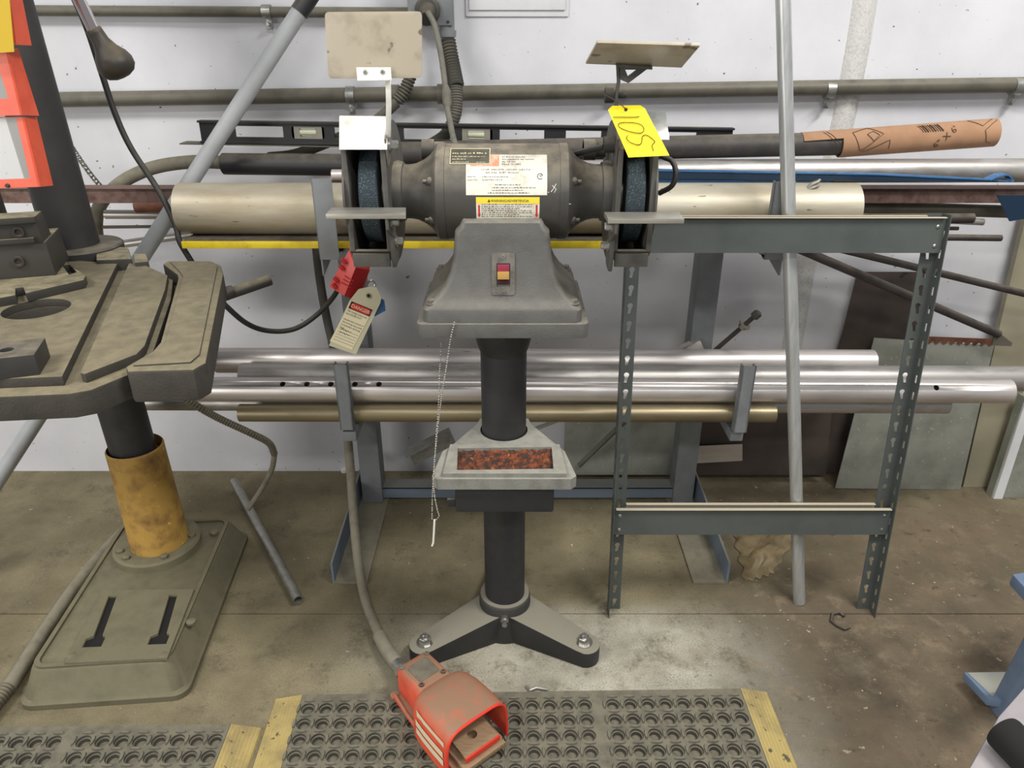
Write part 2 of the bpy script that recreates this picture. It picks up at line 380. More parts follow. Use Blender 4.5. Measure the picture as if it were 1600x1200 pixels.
# flexible conduits
def ribbed(path, r, pitch=.006, amp=.12, n=14):
    pts = spline(path, 60); L = 0; out = [pts[0]]; acc = 0
    for i in range(1, len(pts)):
        acc += (pts[i]-pts[i-1]).length
        if acc >= pitch/2: out.append(pts[i]); acc = 0
    q = MB(); q.tube(out, [r*(1+amp if i % 2 else 1-amp) for i in range(len(out))], n); return q
t = thing('flexible_conduit', 'dark braided flexible conduit curving down from the electrical box', 'conduit', P(699, 90, Y=2.2))
ribbed([P(699, 62, Y=2.235), P(706, 100, Y=2.21), P(713, 135, Y=2.17)], .0205, .008).build('braided_sleeve', 'hose_dark', t)
ribbed([P(713, 135, Y=2.17), P(712, 175, Y=2.15), P(700, 205, Y=2.15), P(684, 220, Y=2.15), P(650, 238, Y=2.15)], .017, .006, .05).build('hose', 'hose_dark', t)
t = thing('flexible_conduit', 'grey flexible conduit slanting behind the left eye shield down to the pipes', 'conduit', P(560, 205, Y=2.18))
ribbed([P(642, 118, Y=2.215), P(632, 142, Y=2.205), P(620, 160, Y=2.2)], .0165, .008).build('braided_sleeve', 'hose_dark', t)
q = MB(); q.tube(spline([P(620, 160, Y=2.2), P(585, 190, Y=2.18), P(530, 215, Y=2.15), P(465, 240, Y=2.14), P(420, 246, Y=2.14)], 10), .0145, 14); q.build('hose', 'hose_dark', t)
q = MB(); q.tube(spline([P(668, 18, Y=2.15), P(679, 40, Y=2.14), P(688, 80, Y=2.12), P(694, 120, Y=2.1), P(697, 155, Y=2.06), P(703, 190, Y=2.0), P(712, 228, Y=1.9), P(730, 262, Y=1.75)], 10), .0075, 12)
o = q.build('power_cord', 'cord_grey'); tag(o, 'grey power cord hanging from the electrical box to the grinder', 'cord')
q = MB(); q.lathe([(.006, -.03), (.012, -.016), (.012, .016), (.006, .03)], P(698, 152, Y=2.05), (.06, -.3, -.9), 12); q.build('knot', 'cord_grey', o)

# ---------------------------------------------------------------- pipe rack
LX, RX = P(577, 700, Y=2.1).x, P(1085, 600, Y=2.1).x
AF = 1.752                                        # front of the arms
t = thing('pipe_rack', 'grey welded steel pipe rack with two posts, arms and floor feet', 'rack', ((LX+RX)/2, 2.1, 0))
for X, s in ((LX, -1), (RX, 1)):
    q = MB(); q.span((X-.034, 2.075, .008), (X+.034, 2.15, 1.075)); q.build('post', 'rack_grey', t, bevel=.004)
for (u0, u1, v0, v1) in ((490, 526, 280, 406), (1200, 1236, 284, 406)):
    a, b = P(u0, v0, Y=AF), P(u1, v1, Y=AF); X = (a.x+b.x)/2
    q = MB(); q.span((X-.024, AF, b.z), (X+.024, AF+.004, a.z)); q.span((X-.024, AF, b.z), (X-.020, AF+.02, a.z)); e = q.build('end_stop', 'rack_grey', t, bevel=.001)
    q = MB(); q.span((X-.024, AF+.004, b.z+.004), (X+.024, 2.075, b.z+.010)); q.span((X-.06, 2.05, b.z-.03), (X+.06, 2.076, b.z+.01)); q.build('arm', 'rack_grey', t)
    s = 1 if u0 > 800 else -1
    q = MB(); xg = X+(.018 if s > 0 else -.022); q.prism([(xg, AF+.001, b.z+.006), (xg, AF+.001, b.z-.040), (xg, AF+.006, b.z-.040), (xg, AF+.21, b.z+.006)], (.004, 0, 0)); q.build('gusset', 'rack_grey', t)
    q = MB(); q.span((min(X, LX if s < 0 else RX)-.02, 2.08, b.z-.04), (max(X, LX if s < 0 else RX)+.02, 2.14, b.z+.012)); q.build('bracket', 'rack_grey', t, bevel=.002)
for (u0, u1, v0, v1) in ((525, 548, 570, 672), (1151, 1176, 573, 676)):
    a, b = P(u0, v0, Y=AF), P(u1, v1, Y=AF); X = (a.x+b.x)/2
    q = MB(); q.span((X-.018, AF, b.z), (X+.018, AF+.004, a.z)); q.span((X-.018, AF, b.z), (X-.014, AF+.022, a.z)); q.span((X+.014, AF, b.z), (X+.018, AF+.022, a.z)); q.build('end_stop', 'rack_grey', t)
    zt = .455
    q = MB(); q.span((X-.018, AF+.02, zt-.03), (X+.018, 2.075, zt)); q.build('arm', 'rack_grey', t, bevel=.003)
    s = 1 if u0 > 800 else -1; XX = LX if s < 0 else RX
    q = MB(); q.span((min(X, XX)-.02, 2.07, zt-.04), (max(X, XX)+.02, 2.11, zt)); q.build('bracket', 'rack_grey', t, bevel=.002)
for X, u in ((LX, 568), (RX, 1110)):
    yf = 1.68
    # foot: flat plate with one standing flange
    xa = X-.05; xb = X+.05
    q = MB(); q.span((xa, yf, .001), (xb, 2.2, .007))
    q.build('foot', 'hose_grey', t)
    q = MB(); sx = xa if u < 800 else xb-.006
    q.prism([(sx, yf, .007), (sx, 2.2, .007), (sx, 2.2, .105), (sx, yf+.0, .075)], (.006, 0, 0)); q.build('foot_flange', 'rack_blue', t)
q = MB(); q.span((LX+.03, 2.09, .05), (RX-.03, 2.15, .056)); q.span((LX+.03, 2.09, .02), (RX-.03, 2.096, .056)); q.build('cross_bar', 'rack_blue', t)
# yellow edged angle under the big tube
zf = P(600, 385, Y=1.79).z
a, b = P(287, 385, Y=1.79), P(1210, 385, Y=1.79)
t = thing('shelf_angle', 'dark steel angle with yellow painted front edge under the wide tube', 'angle bar', ((a.x+b.x)/2, 1.86, zf))
q = MB(); q.span((a.x, 1.79, zf+.008), (b.x, 1.95, zf+.014)); q.build('shelf', 'steel_dark', t)
q = MB(); q.span((a.x-.002, 1.784, zf-.004), (b.x, 1.79, zf+.014)); q.build('lip', 'yellow_edge', t, bevel=.002)

# ---------------------------------------------------------------- stock on the rack
def stock(name, label, cat, u0, v0, u1, v1, Y, r, m, hollow=True, Y1=None, holes=(), group=None):
    A, B = P(u0, v0, Y=Y), P(u1, v1, Y=Y if Y1 is None else Y1); q = MB()
    if hollow: q.pipe(A, B, r, min(.004, r*.25), 40)
    else: q.cyl(A, B, r, 32)
    o = q.build(name, m); tag(o, label, cat, group)
    if holes:
        d = (B-A).normalized()
        cut = MB()
        for u, v in holes:
            p = P(u, v, Y=Y-r); x = p.x; c = A + d*((x-A.x)/d.x); ang = (p-c); ang.x = 0; ang.normalize()
            cut.cyl(c+ang*(r*.6), c+ang*(r*1.3), .0078, 16)
        co = cut.build('cut', m); md = o.modifiers.new('b', 'BOOLEAN'); md.operation = 'DIFFERENCE'; md.object = co; md.solver = 'EXACT'
        dg = bpy.context.evaluated_depsgraph_get(); me = bpy.data.meshes.new_from_object(o.evaluated_get(dg))
        o.modifiers.clear(); old = o.data; o.data = me; me.name = name; bpy.data.objects.remove(co); bpy.data.meshes.remove(old)
    return o
zsh = zf+.014
A = P(283, 326, Y=1.865); r0 = .063
q = MB(); A = V((P(285, 326, Y=1.865).x, 1.865, zsh+r0)); B = V((P(1332, 326, Y=1.865).x, 1.865, zsh+r0)); q.pipe(A, B, r0, .006, 56)
tag(q.build('aluminium_tube', 'alu_big'), 'widest dull aluminium tube lying across the upper rack arms', 'tube')
stock('aluminium_tube', 'bright aluminium tube at the top back of the lower tier', 'tube', 340, 563, 1363, 566, 2.012, .038, 'alu')
stock('aluminium_tube', 'long aluminium tube of the lower tier reaching past the right edge', 'tube', 378, 587, 1660, 592, 1.925, .037, 'alu_dull')
stock('drilled_tube', 'aluminium tube of the lower tier with five drilled holes in a row', 'tube', 262, 608, 1576, 611, 1.83, .034, 'alu', holes=((438, 594), (476, 594), (514, 594), (552, 594), (590, 594), (1467, 604)))
stock('steel_tube', 'grey tube at the bottom back of the lower tier, left end showing', 'tube', 229, 628, 1480, 633, 1.89, .0245, 'alu_dull')
stock('brass_tube', 'brownish bronze tube at the front bottom of the lower tier', 'tube', 375, 645, 1210, 646, 1.80, .0245, 'brass_tube')
# upper tier
stock('black_pipe', 'long black pipe behind the grinder running into the cardboard tube', 'pipe', 612, 240, 1330, 224, 2.03, .029, 'black_pipe', Y1=1.99)
A, B = P(1180, 234, Y=2.0), P(1553, 207, Y=1.97)
t = thing('cardboard_tube', 'brown cardboard tube with printed markings sticking up to the right', 'tube', (A+B)/2)
q = MB(); d = (B-A).normalized()
q.pipe(A + d*(P(1308, 228, Y=2.0).x-A.x), B, .0345, .003, 48); q.build('wrapper', 'cardboard', t)
q = MB(); q.lathe([(.031, -.02), (.0315, -.003), (.029, .0)], B, d, 40); q.build('end_cap', 'cardboard', t)
q = MB(); upv = (V((0, 0, 1))-d*d.z).normalized(); fr = d.cross(upv)
cs = A + d*(P(1250, 226, Y=2.0).x-A.x); ce = A + d*(P(1310, 226, Y=2.0).x-A.x)
q.loft([[c + (upv*math.cos(a)+fr*math.sin(a))*.035 for a in [math.radians(-60+k*12) for k in range(11)]] + [c + (upv*math.cos(a)+fr*math.sin(a))*.032 for a in [math.radians(60-k*12) for k in range(11)]] for c in (cs, ce)])
q.build('wrapper_flap', 'cardboard', t)
Ra = .0356
def cmap(x0, ang0, rot):
    cr, sr = math.cos(rot), math.sin(rot)
    def f(x, y):
        X = x*cr-y*sr; Y = x*sr+y*cr; a = math.radians(ang0)-Y/Ra
        c = A + d*(x0+X); return c + (upv*math.cos(a)+fr*math.sin(a))*Ra
    return f
if fr.y > 0: fr = -fr
T0 = (B-A).length
text('print_mark', '6" X 6\'', .022, cmap(T0-.155, 132, math.radians(42)), 'print_dark', t, width=.068)
def stroke(parent, name, pts, w, m, closed=False):
    q = MB(); n = len(pts)
    if closed: pts = pts+[pts[0]]
    q.tube(pts, w, 5); return q.build(name, m, parent)
def line2(f, pts, sub=6):
    out = []
    for i in range(len(pts)-1):
        for k in range(sub): out.append(f(pts[i][0]+(pts[i+1][0]-pts[i][0])*k/sub, pts[i][1]+(pts[i+1][1]-pts[i][1])*k/sub))
    return out + [f(*pts[-1])]
f0 = cmap(0, 70, 0)
for x0, poly in ((T0-.36, [(0, .02), (.04, .035), (.075, .01), (.02, -.03), (0, .02)]), (T0-.355, [(.02, -.034), (.085, -.006), (.085, -.03)]), (T0-.43, [(0, .03), (.03, -.01), (.02, -.035)]), (T0-.43, [(.008, .032), (.038, -.008), (.03, -.033)]),
                 (T0-.075, [(.0, .035), (.03, .012), (.06, .036)]), (T0-.02, [(.015, .03), (-.02, -.0), (-.012, -.03), (0, -.034)]), (T0-.34, [(.015, .012), (.03, .02), (.045, .008), (.03, -.006), (.015, .012)])):
    stroke(t, 'print_line', line2(f0, [(x0+a, b) for a, b in poly]), .0007, 'print_dark')
for k in range(9):
    x0 = T0-.2+k*.006
    stroke(t, 'bar_mark', line2(f0, [(x0, .028), (x0+.012, .006)]), .0006+.0005*(k % 3), 'print_dark')
q = MB(); q.pipe(P(350, 256, Y=2.08), P(552, 258, Y=2.04), .0285, .006, 32)
tag(q.build('foam_sleeve', 'level_black'), 'black foam covered pipe end left of the grinder behind its guard', 'pipe')
q = MB(); q.tube(spline([P(352, 254, Y=2.08), P(300, 253, Y=2.09), P(240, 262, Y=2.1), P(190, 285, Y=2.1), P(158, 318, Y=2.1), P(150, 350, Y=2.1), P(155, 395, Y=2.1)], 10), .018, 16)
tag(q.build('grey_hose', 'hose_grey'), 'grey hose bending down behind the drill press column', 'hose')
stock('aluminium_pipe', 'scuffed aluminium pipe just under the cardboard tube', 'pipe', 880, 268, 1680, 266, 1.97, .030, 'alu_dull')
# level
u0, u1 = 310, 1146; YL = 2.1
A, B = P(u0, 188, Y=YL), P(u1, 200, Y=YL); A2 = P(u0, 224, Y=YL); B2 = P(u1, 236, Y=YL)
ex = (B-A).normalized(); ez = V((-ex.z, 0, ex.x)); Lw = (B-A).length; Lh = .058
t = thing('spirit_level', 'long black spirit level with cut-out windows behind the grinder', 'level', A2)
pt = lambda x, z: A + ex*x - ez*z
sc = Lw/(u1-u0)
wins = [(364-u0, 440-u0), (520-u0, 535-u0), (560-u0, 605-u0), (629-u0, 708-u0), (780-u0, 850-u0), (884-u0, 940-u0), (1040-u0, 1090-u0)]
holes = [[pt(a*sc, .013), pt(b*sc, .013), pt(b*sc, .042), pt(a*sc, .042)] for a, b in wins] + [[pt(a*sc, .012), pt((a+44)*sc, .012), pt((a+44)*sc, .044), pt(a*sc, .044)] for a in (457-u0, 721-u0)]
q = MB(); q.prism([pt(0, 0), pt(Lw, 0), pt(Lw, Lh), pt(0, Lh)], (0, .01, 0), holes); q.build('web', 'level_black', t)
for z in (0, Lh-.005):
    q = MB(); q.loft([[p, p+V((0, .026, 0)), p+V((0, .026, 0))-ez*.005, p-ez*.005] for p in (pt(-.002, z)+V((0, -.008, 0)), pt(Lw+.002, z)+V((0, -.008, 0)))]); q.build('rail', 'level_black', t)
for a in (457-u0, 721-u0):
    c = pt((a+22)*sc, .028); q = MB()
    q.prism([c+ex*x+ez*y for x, y in rrect(.098*.9, .034, .008)], (0, .012, 0), [[c+ex*x+ez*y for x, y in rrect(.045, .022, .003)]]); vf = q.build('vial_holder', 'vial_frame', t)
    q = MB(); q.cyl(c+V((0, .006, 0))-ex*.022, c+V((0, .006, 0))+ex*.022, .008, 16); q.build('vial', 'vial', vf)
# rusty angle beam
A, B = P(-40, 297, Y=1.99), P(1700, 294, Y=1.99)
q = MB(); zb = (A.z+B.z)/2
q.span((A.x, 1.985, zb-.006), (B.x, 2.05, zb)); q.span((A.x, 1.985, zb-.036), (B.x, 1.991, zb))
tag(q.build('angle_iron', 'rust_beam'), 'long rusty angle iron lying across the upper arms behind the wide tube', 'angle bar')
# blue bars
t = thing('blue_strap', 'pair of blue flat straps along the scuffed aluminium pipe', 'strap', P(1250, 280, Y=1.9))
q = MB(); q.loft([[p, p+V((0, .02, 0)), p+V((0, .02, -.003)), p+V((0, 0, -.003))] for p in (P(880, 263, Y=1.9), P(1370, 272, Y=1.9), P(1585, 282, Y=1.9))]); q.build('upper_strap', 'blue', t)
q = MB(); q.loft([[p, p+V((0, .016, 0)), p+V((0, .016, -h)), p+V((0, 0, -h))] for p, h in ((P(880, 266, Y=1.902), .018), (P(1370, 275, Y=1.902), .012), (P(1560, 282, Y=1.902), .004))]); q.build('dark_strap', 'blue_dark', t)
q = MB(); q.loft([[p, p+V((0, .025, 0)), p+V((0, .025, -.009)), p+V((0, 0, -.009))] for p in (P(880, 277, Y=1.91), P(1300, 283, Y=1.91))]); q.build('lower_strap', 'blue', t)
q = MB(); pth = spline([P(1548, 281, Y=1.895), P(1562, 275, Y=1.895), P(1576, 273, Y=1.895), P(1583, 280, Y=1.895)], 6); q.loft([[p, p+V((0, .03, 0)), p+V((0, .03, -.003)), p+V((0, 0, -.003))] for p in pth]); q.build('curled_end', 'blue', t)
q = MB(); q.prism([P(1558, 305, Y=1.93), P(1600, 305, Y=1.93), P(1612, 340, Y=1.93), P(1578, 346, Y=1.93)], (0, .004, 0)); tag(q.build('blue_band', 'blue_dark'), 'dark blue band hanging under the rusty angle iron', 'strap')
# spring clip on the wide tube
t = thing('spring_clip', 'small rusty clip sitting on top of the wide tube', 'clip', P(1270, 292, Y=1.85))
q = MB(); q.tube([P(1260, 296, Y=1.84), P(1268, 288, Y=1.84), P(1278, 284, Y=1.84), P(1282, 280, Y=1.84)], [.004, .006, .005, .003], 8); q.build('upper_jaw', 'steel_plain', t)
q = MB(); q.tube([P(1261, 297, Y=1.835), P(1270, 293, Y=1.835), P(1280, 290, Y=1.835)], [.003, .005, .003], 8); q.build('lower_jaw', 'steel_plain', t)
# pipes on the right below
stock('steel_pipe', 'grey stencilled pipe right of the wide tube', 'pipe', 1300, 322, 1680, 334, 2.03, .017, 'conduit')
stock('steel_pipe', 'thin dark pipe with a threaded end under the stencilled pipe', 'pipe', 1300, 342, 1520, 341, 1.94, .013, 'steel_dark')
stock('steel_pipe', 'short aluminium pipe stub behind the threaded dark pipe', 'pipe', 1400, 340, 1536, 347, 1.975, .009, 'alu_dull')
stock('steel_rod', 'thin short rod ending right beside the grey frame post', 'rod', 1380, 356, 1497, 357, 1.95, .005, 'steel_dark', hollow=False)
stock('steel_rod', 'thick grey rod ending near the wall right of the grey frame', 'rod', 1380, 370, 1564, 372, 1.92, .0085, 'steel_dark', hollow=False)
# left bits
stock('aluminium_rod', 'aluminium tube end behind the white pole beside the drill press', 'rod', 165, 335, 330, 336, 2.05, .0125, 'alu_dull')
stock('copper_pipe', 'short rusty brown pipe end under the rusty angle iron', 'pipe', 213, 322, 320, 320, 2.0, .019, 'copper_rust')
stock('thin_rod', 'thin grey rod behind the drill press column', 'rod', 146, 355, 330, 353, 2.1, .0045, 'conduit', hollow=False)
stock('aluminium_pipe', 'pale aluminium pipe behind the white pole under the wide tube', 'pipe', 165, 385, 330, 362, 2.15, .012, 'alu_dull')

q = MB(); A, B = P(280, 224, Y=2.09), P(1150, 240, Y=2.09); q.loft([[p, p+V((0, .05, 0)), p+V((0, .05, -.003)), p+V((0, 0, -.003))] for p in (A, B)])
tag(q.build('flat_bar', 'conduit', smooth=False), 'thin flat steel bar lying directly under the black spirit level', 'bar')
stock('aluminium_stub', 'short bright aluminium tube end left of the left wheel guard', 'tube', 519, 273, 575, 273, 1.90, .013, 'alu')
# ---------------------------------------------------------------- grey shelving frame leaning on the rack
FY, LEAN = 1.541, math.radians(6.6)
ezf = V((0, math.sin(LEAN), math.cos(LEAN))); eyf = V((0, math.cos(LEAN), -math.sin(LEAN)))     # up along the frame / away from the camera
def F(x, y, z): return V((x, FY, .0)) + eyf*y + ezf*z
XL, XR, FH = P(949, 955, Z=0).x, P(1362, 955, Z=0).x-.002, 1.083
t = thing('shelving_frame', 'slotted dark grey steel shelving frame leaning on the pipe rack', 'frame', ((XL+XR)/2, FY, 0))
def keyhole(cx, cz, f, s=1):
    pts = [(.0066*math.cos(a), .005+.0066*math.sin(a)) for a in [math.radians(-50+k*28) for k in range(11)]]
    pts += [(-.0058, -.015), (.0012, -.015)]
    return [f(cx+p[0]*s, cz+p[1]) for p in pts]
PW = .036
pitch = .0438; zs = [.028+k*pitch for k in range(24) if .028+k*pitch < FH-.012]
for s, X in ((1, XL), (-1, XR)):
    post = None
    fac = lambda x, z: F(X+s*x, .036, z)
    q = MB(); q.prism([fac(0, 0), fac(PW, 0), fac(PW, FH), fac(0, FH)], eyf*.002, [keyhole(PW*.55, z, fac) for z in zs])
    # flange towards the camera, slotted
    sd = lambda y, z: F(X, .036-y, z)
    q.prism([sd(0, 0), sd(PW, 0), sd(PW, FH), sd(0, FH)], V((s*.002, 0, 0)), [[sd(.013, z-.010), sd(.022, z-.010), sd(.022, z+.010), sd(.013, z+.010)] for z in zs])
    q.build('post', 'frame_grey', t, smooth=False)
def beam(z0, z1, xa, xb):
    q = MB()
    q.loft([[F(x, .0145, z0), F(x, .0145, z1), F(x, .0165, z1), F(x, .0165, z0)] for x in (xa, xb)])
    q.loft([[F(x, .0165, z1-.016), F(x, .034, z1-.034), F(x, .034, z1-.032), F(x, .0165, z1-.014)] for x in (xa+PW, xb-PW)])
    b = q.build('beam', 'frame_grey', t, smooth=False)
    q = MB(); q.loft([[F(x, .004, z1), F(x, .0165, z1), F(x, .0165, z1-.002), F(x, .004, z1-.002)] for x in (xa+.004, xb-.004)])
    q.build('front_lip', 'frame_lip', b, smooth=False)
    q = MB(); q.loft([[F(x, .0315, z1+.001), F(x, .0415, z1+.001), F(x, .0415, z1-.034), F(x, .0400, z1-.034), F(x, .0400, z1-.001), F(x, .0315, z1-.001)] for x in (xa+PW-.002, xb-PW+.002)])
    q.build('rear_lip', 'frame_lip', b, smooth=False)
    for x in (xa+.016, xb-.016):
        for z in (z0+.016, z1-.022):
            q = MB(); q.lathe([(.0045, 0), (.0045, .0015), (.002, .003)], F(x, .0145, z), -eyf, 12); q.build('rivet', 'zinc', b)
beam(.995, 1.077, XL+.003, XR-.003)
def zl(v):
    tt = math.tan(PITCH + math.atan((v-600)/FPX)); L = math.tan(LEAN); return (CAM_H - FY*tt)/(1+L*tt)/math.cos(LEAN)
beam(zl(840), zl(798), XL+.003, XR-.003)
# leaning galvanised pipe
A, B = V((P(1249, 942, Z=0).x, 1.603, 0)), None
Bt = P(1222, -60, Y=1.788)
q = MB(); dd = (Bt-V((A.x, A.y, .0)))
mid = A + dd*.5
q.tube(spline([A+V((0, 0, .001)), mid, Bt], 12), .0162, 24); tag(q.build('galvanised_pipe', 'galv_tube'), 'tall galvanised pipe leaning on the rack behind the grey frame', 'pipe')
# white pole
A, B = P(-70, 853, Y=1.664), P(475, 8, Y=2.075)
d = (B-A).normalized(); A0 = A - d*(A.z/d.z)*.985
t = thing('white_pole', 'long pale grey pole leaning across the wall behind the drill press', 'pole', A0)
q = MB(); q.cyl(A0, B, .0205, 28); q.build('shaft', 'pole_grey', t)
q = MB(); q.cyl(B-d*.022, B+d*.16, .0225, 28); q.build('dark_sleeve', 'level_black', t)
# ---------------------------------------------------------------- sheets leaning on the wall
def sheet(name, label, cat, px, ybot, ytop, m, th=.003, **kw):
    """px: polygon in photo pixels lying on a plane leaning between y=ybot at floor and y=ytop at z=ztop"""
    zt = kw.get('ztop', .6); k = (ytop-ybot)/zt
    pts = []
    for u, v in px:
        a, b = (u-800)/FPX, (v-600)/FPX
        dv = V((a, math.cos(PITCH)-b*math.sin(PITCH), -(math.sin(PITCH)+b*math.cos(PITCH))))
        # y = ybot + k z ; CAM + t d
        tq = (ybot + k*CAM_H)/(dv.y - k*dv.z); pts.append(V((0, 0, CAM_H))+dv*tq)
    mz = min(p.z for p in pts)
    for p in pts:
        if p.z < .004: p.z = .001 if p.z < .0 else p.z
    n = V((0, 1, -k)).normalized()
    q = MB(); q.prism(pts, n*th); return tag(q.build(name, m, smooth=False), label, cat)
sheet('brown_plate', 'tall dark brown steel plate leaning on the wall behind the grey frame', 'plate', [(1340, 425), (1446, 425), (1405, 738), (1262, 738)], 2.235, 2.275, 'plate_brown', ztop=.8)
sheet('dark_plate', 'low dark plate on the floor behind the lower tubes', 'plate', [(1085, 640), (1300, 640), (1290, 742), (1070, 742)], 2.195, 2.225, 'plate_brown', ztop=.3)
sheet('galvanised_sheet', 'mottled galvanised sheet standing behind the right frame post', 'sheet', [(1366, 528), (1553, 540), (1497, 776), (1305, 763)], 2.17, 2.23, 'galv_sheet', ztop=.6)
sheet('galvanised_sheet', 'grey galvanised sheet on the floor between the rack posts', 'sheet', [(884, 600), (1062, 600), (1050, 742), (880, 742)], 2.21, 2.27, 'galv_sheet', ztop=.4)
sheet('beige_panel', 'beige painted panel standing right of the galvanised sheet', 'panel', [(1555, 540), (1605, 330), (1660, 330), (1560, 781), (1500, 776)], 2.185, 2.245, 'beige', .02, ztop=.9)
o = sheet('cabinet_panel', 'white framed grey cabinet panel at the right edge of the photo', 'panel', [(1600, 620), (1690, 620), (1640, 800), (1545, 788)], 2.12, 2.15, 'galv_sheet', .03, ztop=.5)
q = MB(); a, b = P(1547, 788, Y=2.119), P(1605, 610, Y=2.14)
q.prism([a, a+V((.03, 0, -.0)), b+V((.03, 0, 0)), b], (0, -.008, 0)); q.build('frame_strip', 'panel_white', o)
sheet('metal_strip', 'small bright metal strip lying against the low dark plate', 'strip', [(1092, 697), (1160, 694), (1160, 720), (1088, 724)], 2.19, 2.20, 'alu', ztop=.3)
# serrated rusty strip
t = None
q = MB(); a, b = P(1448, 526, Y=2.219), P(1556, 530, Y=2.219); n = 9
top = [a.lerp(b, i/(2*n)) for i in range(2*n+1)]
q.prism([a, b] + [p+V((0, 0, -.026 if i % 2 else -.014)) for i, p in reversed(list(enumerate(top)))], (0, .003, 0))
tag(q.build('saw_blade', 'copper_rust', smooth=False), 'rusty toothed strip along the top of the mottled sheet', 'blade')
# dark rods
A, B = P(1235, 383, Y=1.98), P(1560, 522, Y=2.1)
t = thing('brace_rod', 'dark brace rod with a flattened triangular end on the right', 'rod', (A+B)/2)
q = MB(); q.cyl(A, B, .0125, 16); q.build('bar', 'steel_dark', t)
q = MB(); q.prism([P(1556, 516, Y=2.1), P(1582, 536, Y=2.1), P(1580, 541, Y=2.1), P(1550, 540, Y=2.1)], (0, .006, 0)); q.build('end_plate', 'conduit', t)
A, B = P(1300, 386, Y=2.0), P(1680, 478, Y=2.1)
q = MB(); q.cyl(A, B, .0105, 16); tag(q.build('brace_rod', 'steel_dark'), 'thinner dark rod slanting out of the right edge of the photo', 'rod')
# long bolt and bits behind the tubes
t = thing('long_bolt', 'dark long bolt with nut and washer sticking up behind the tubes', 'bolt', P(1125, 545, Y=2.03))
A, B = P(1100, 562, Y=2.068), P(1178, 495, Y=2.0); d = (B-A).normalized()
q = MB(); q.cyl(A, B, .0068, 14); q.build('shank', 'steel_dark', t)
q = MB(); q.lathe([(.013, 0), (.013, .016), (.010, .02)], B, d, 6); q.build('head', 'steel_dark', t)
c = A.lerp(B, .76)
q = MB(); q.lathe([(.019, 0), (.019, .004)], c+d*.012, d, 20); q.build('washer', 'steel_plain', t)
q = MB(); q.lathe([(.0125, 0), (.0125, .012)], c, d, 6); q.build('nut', 'steel_plain', t)
q = MB(); a, b = P(1030, 562, Y=2.058), P(1094, 532, Y=2.058)
for k, w in ((0, .03), (1, .006)):
    n = (b-a).normalized(); up = V((-n.z, 0, n.x)); y = V((0, -.02, 0)) if k else V((0, 0, 0))
    if k == 0: q.prism([a, b, b-up*.035, a-up*.035], (0, .004, 0))
    else: q.prism([a, b, b+V((0, .03, 0)), a+V((0, .03, 0))], -up*.004)
tag(q.build('aluminium_angle', 'alu', smooth=False), 'short bright aluminium angle lying behind the tubes by the long bolt', 'angle bar')
q = MB(); a, b = P(640, 712, Y=2.0), P(704, 680, Y=2.05); n = (b-a).normalized(); up = V((-n.z, 0, n.x))
q.prism([a+up*.02, b+up*.02, b-up*.04, a-up*.04], (0, .02, 0)); q.prism([a+up*.02, b+up*.02, b+up*.02+V((0, -.04, 0)), a+up*.02+V((0, -.04, 0))], -up*.004)
tag(q.build('aluminium_channel', 'galv', smooth=False), 'galvanised channel offcut leaning behind the tray left side', 'channel')
q = MB(); q.cyl(P(905, 727, Y=2.16), P(985, 650, Y=2.12), .009, 12); tag(q.build('floor_rod', 'conduit'), 'thin rod slanting behind the left post of the grey frame', 'rod')
q = MB(); a, b = P(818, 675, Y=1.95), P(872, 655, Y=1.99); q.prism([a, b, b+V((0, 0, -.012)), a+V((0, 0, -.012))], (0, .006, 0)); tag(q.build('metal_offcut', 'alu_dull', smooth=False), 'small metal offcut poking out behind the tray right side', 'offcut')

# ---------------------------------------------------------------- cables around the rack and the drill press
t = None
q = MB(); q.tube(spline([P(20, -260, Y=1.93), P(80, -95, Y=1.93), P(108, -20, Y=1.93), P(135, 42, Y=1.92), P(160, 118, Y=1.91), P(180, 178, Y=1.9), P(205, 232, Y=1.88), P(249, 300, Y=1.85), P(274, 352, Y=1.83), P(281, 378, Y=1.82), P(300, 410, Y=1.82), P(322, 445, Y=1.82), P(350, 475, Y=1.83), P(385, 505, Y=1.86), P(420, 517, Y=1.9), P(460, 514, Y=1.94), P(495, 492, Y=1.98), P(520, 465, Y=2.02), P(535, 440, Y=2.06)], 8), .0072, 12)
tag(q.build('black_cable', 'cord_black'), 'black cable hanging past the knob and looping below the shelf angle', 'cable')
# hose down to the foot pedal
t = thing('pedal_conduit', 'grey conduit hanging from the rack down to the red foot pedal', 'conduit', P(560, 860, Y=1.7))
q = MB(); q.tube(spline([P(494, 385, Y=2.06), P(499, 430, Y=2.06), P(507, 480, Y=2.06), P(520, 540, Y=2.06), P(533, 600, Y=2.062), P(539, 640, Y=2.05), P(543, 680, Y=1.97)], 8), .0125, 16); q.build('upper_hose', 'hose_dark', t)
PEDO = V((-.232, 1.288, 0)); PH = math.radians(-50)
pdl = lambda x, y, z: PEDO + V((x*math.cos(PH)-y*math.sin(PH), x*math.sin(PH)+y*math.cos(PH), z))
q = MB(); q.tube(spline([P(543, 680, Y=1.97), P(548, 740, Y=1.87), P(553, 810, Y=1.77), P(560, 880, Y=1.66), P(572, 940, Y=1.555), P(592, 992, Y=1.45)], 10), .0135, 18); q.build('hose', 'hose_grey', t)
ribbed([P(592, 992, Y=1.45), P(606, 1018, Y=1.39), P(622, 1040, Y=1.335)], .0165, .006, .07, 18).build('braided_sleeve', 'hose_grey', t)
q = MB(); e0, e1 = P(620, 1037, Y=1.34), P(636, 1056, Y=1.30); q.cyl(e0, e1, .017, 20); q.lathe([(.021, 0), (.021, .012)], e0.lerp(e1, .5), e1-e0, 8); q.build('fitting', 'zinc', t)
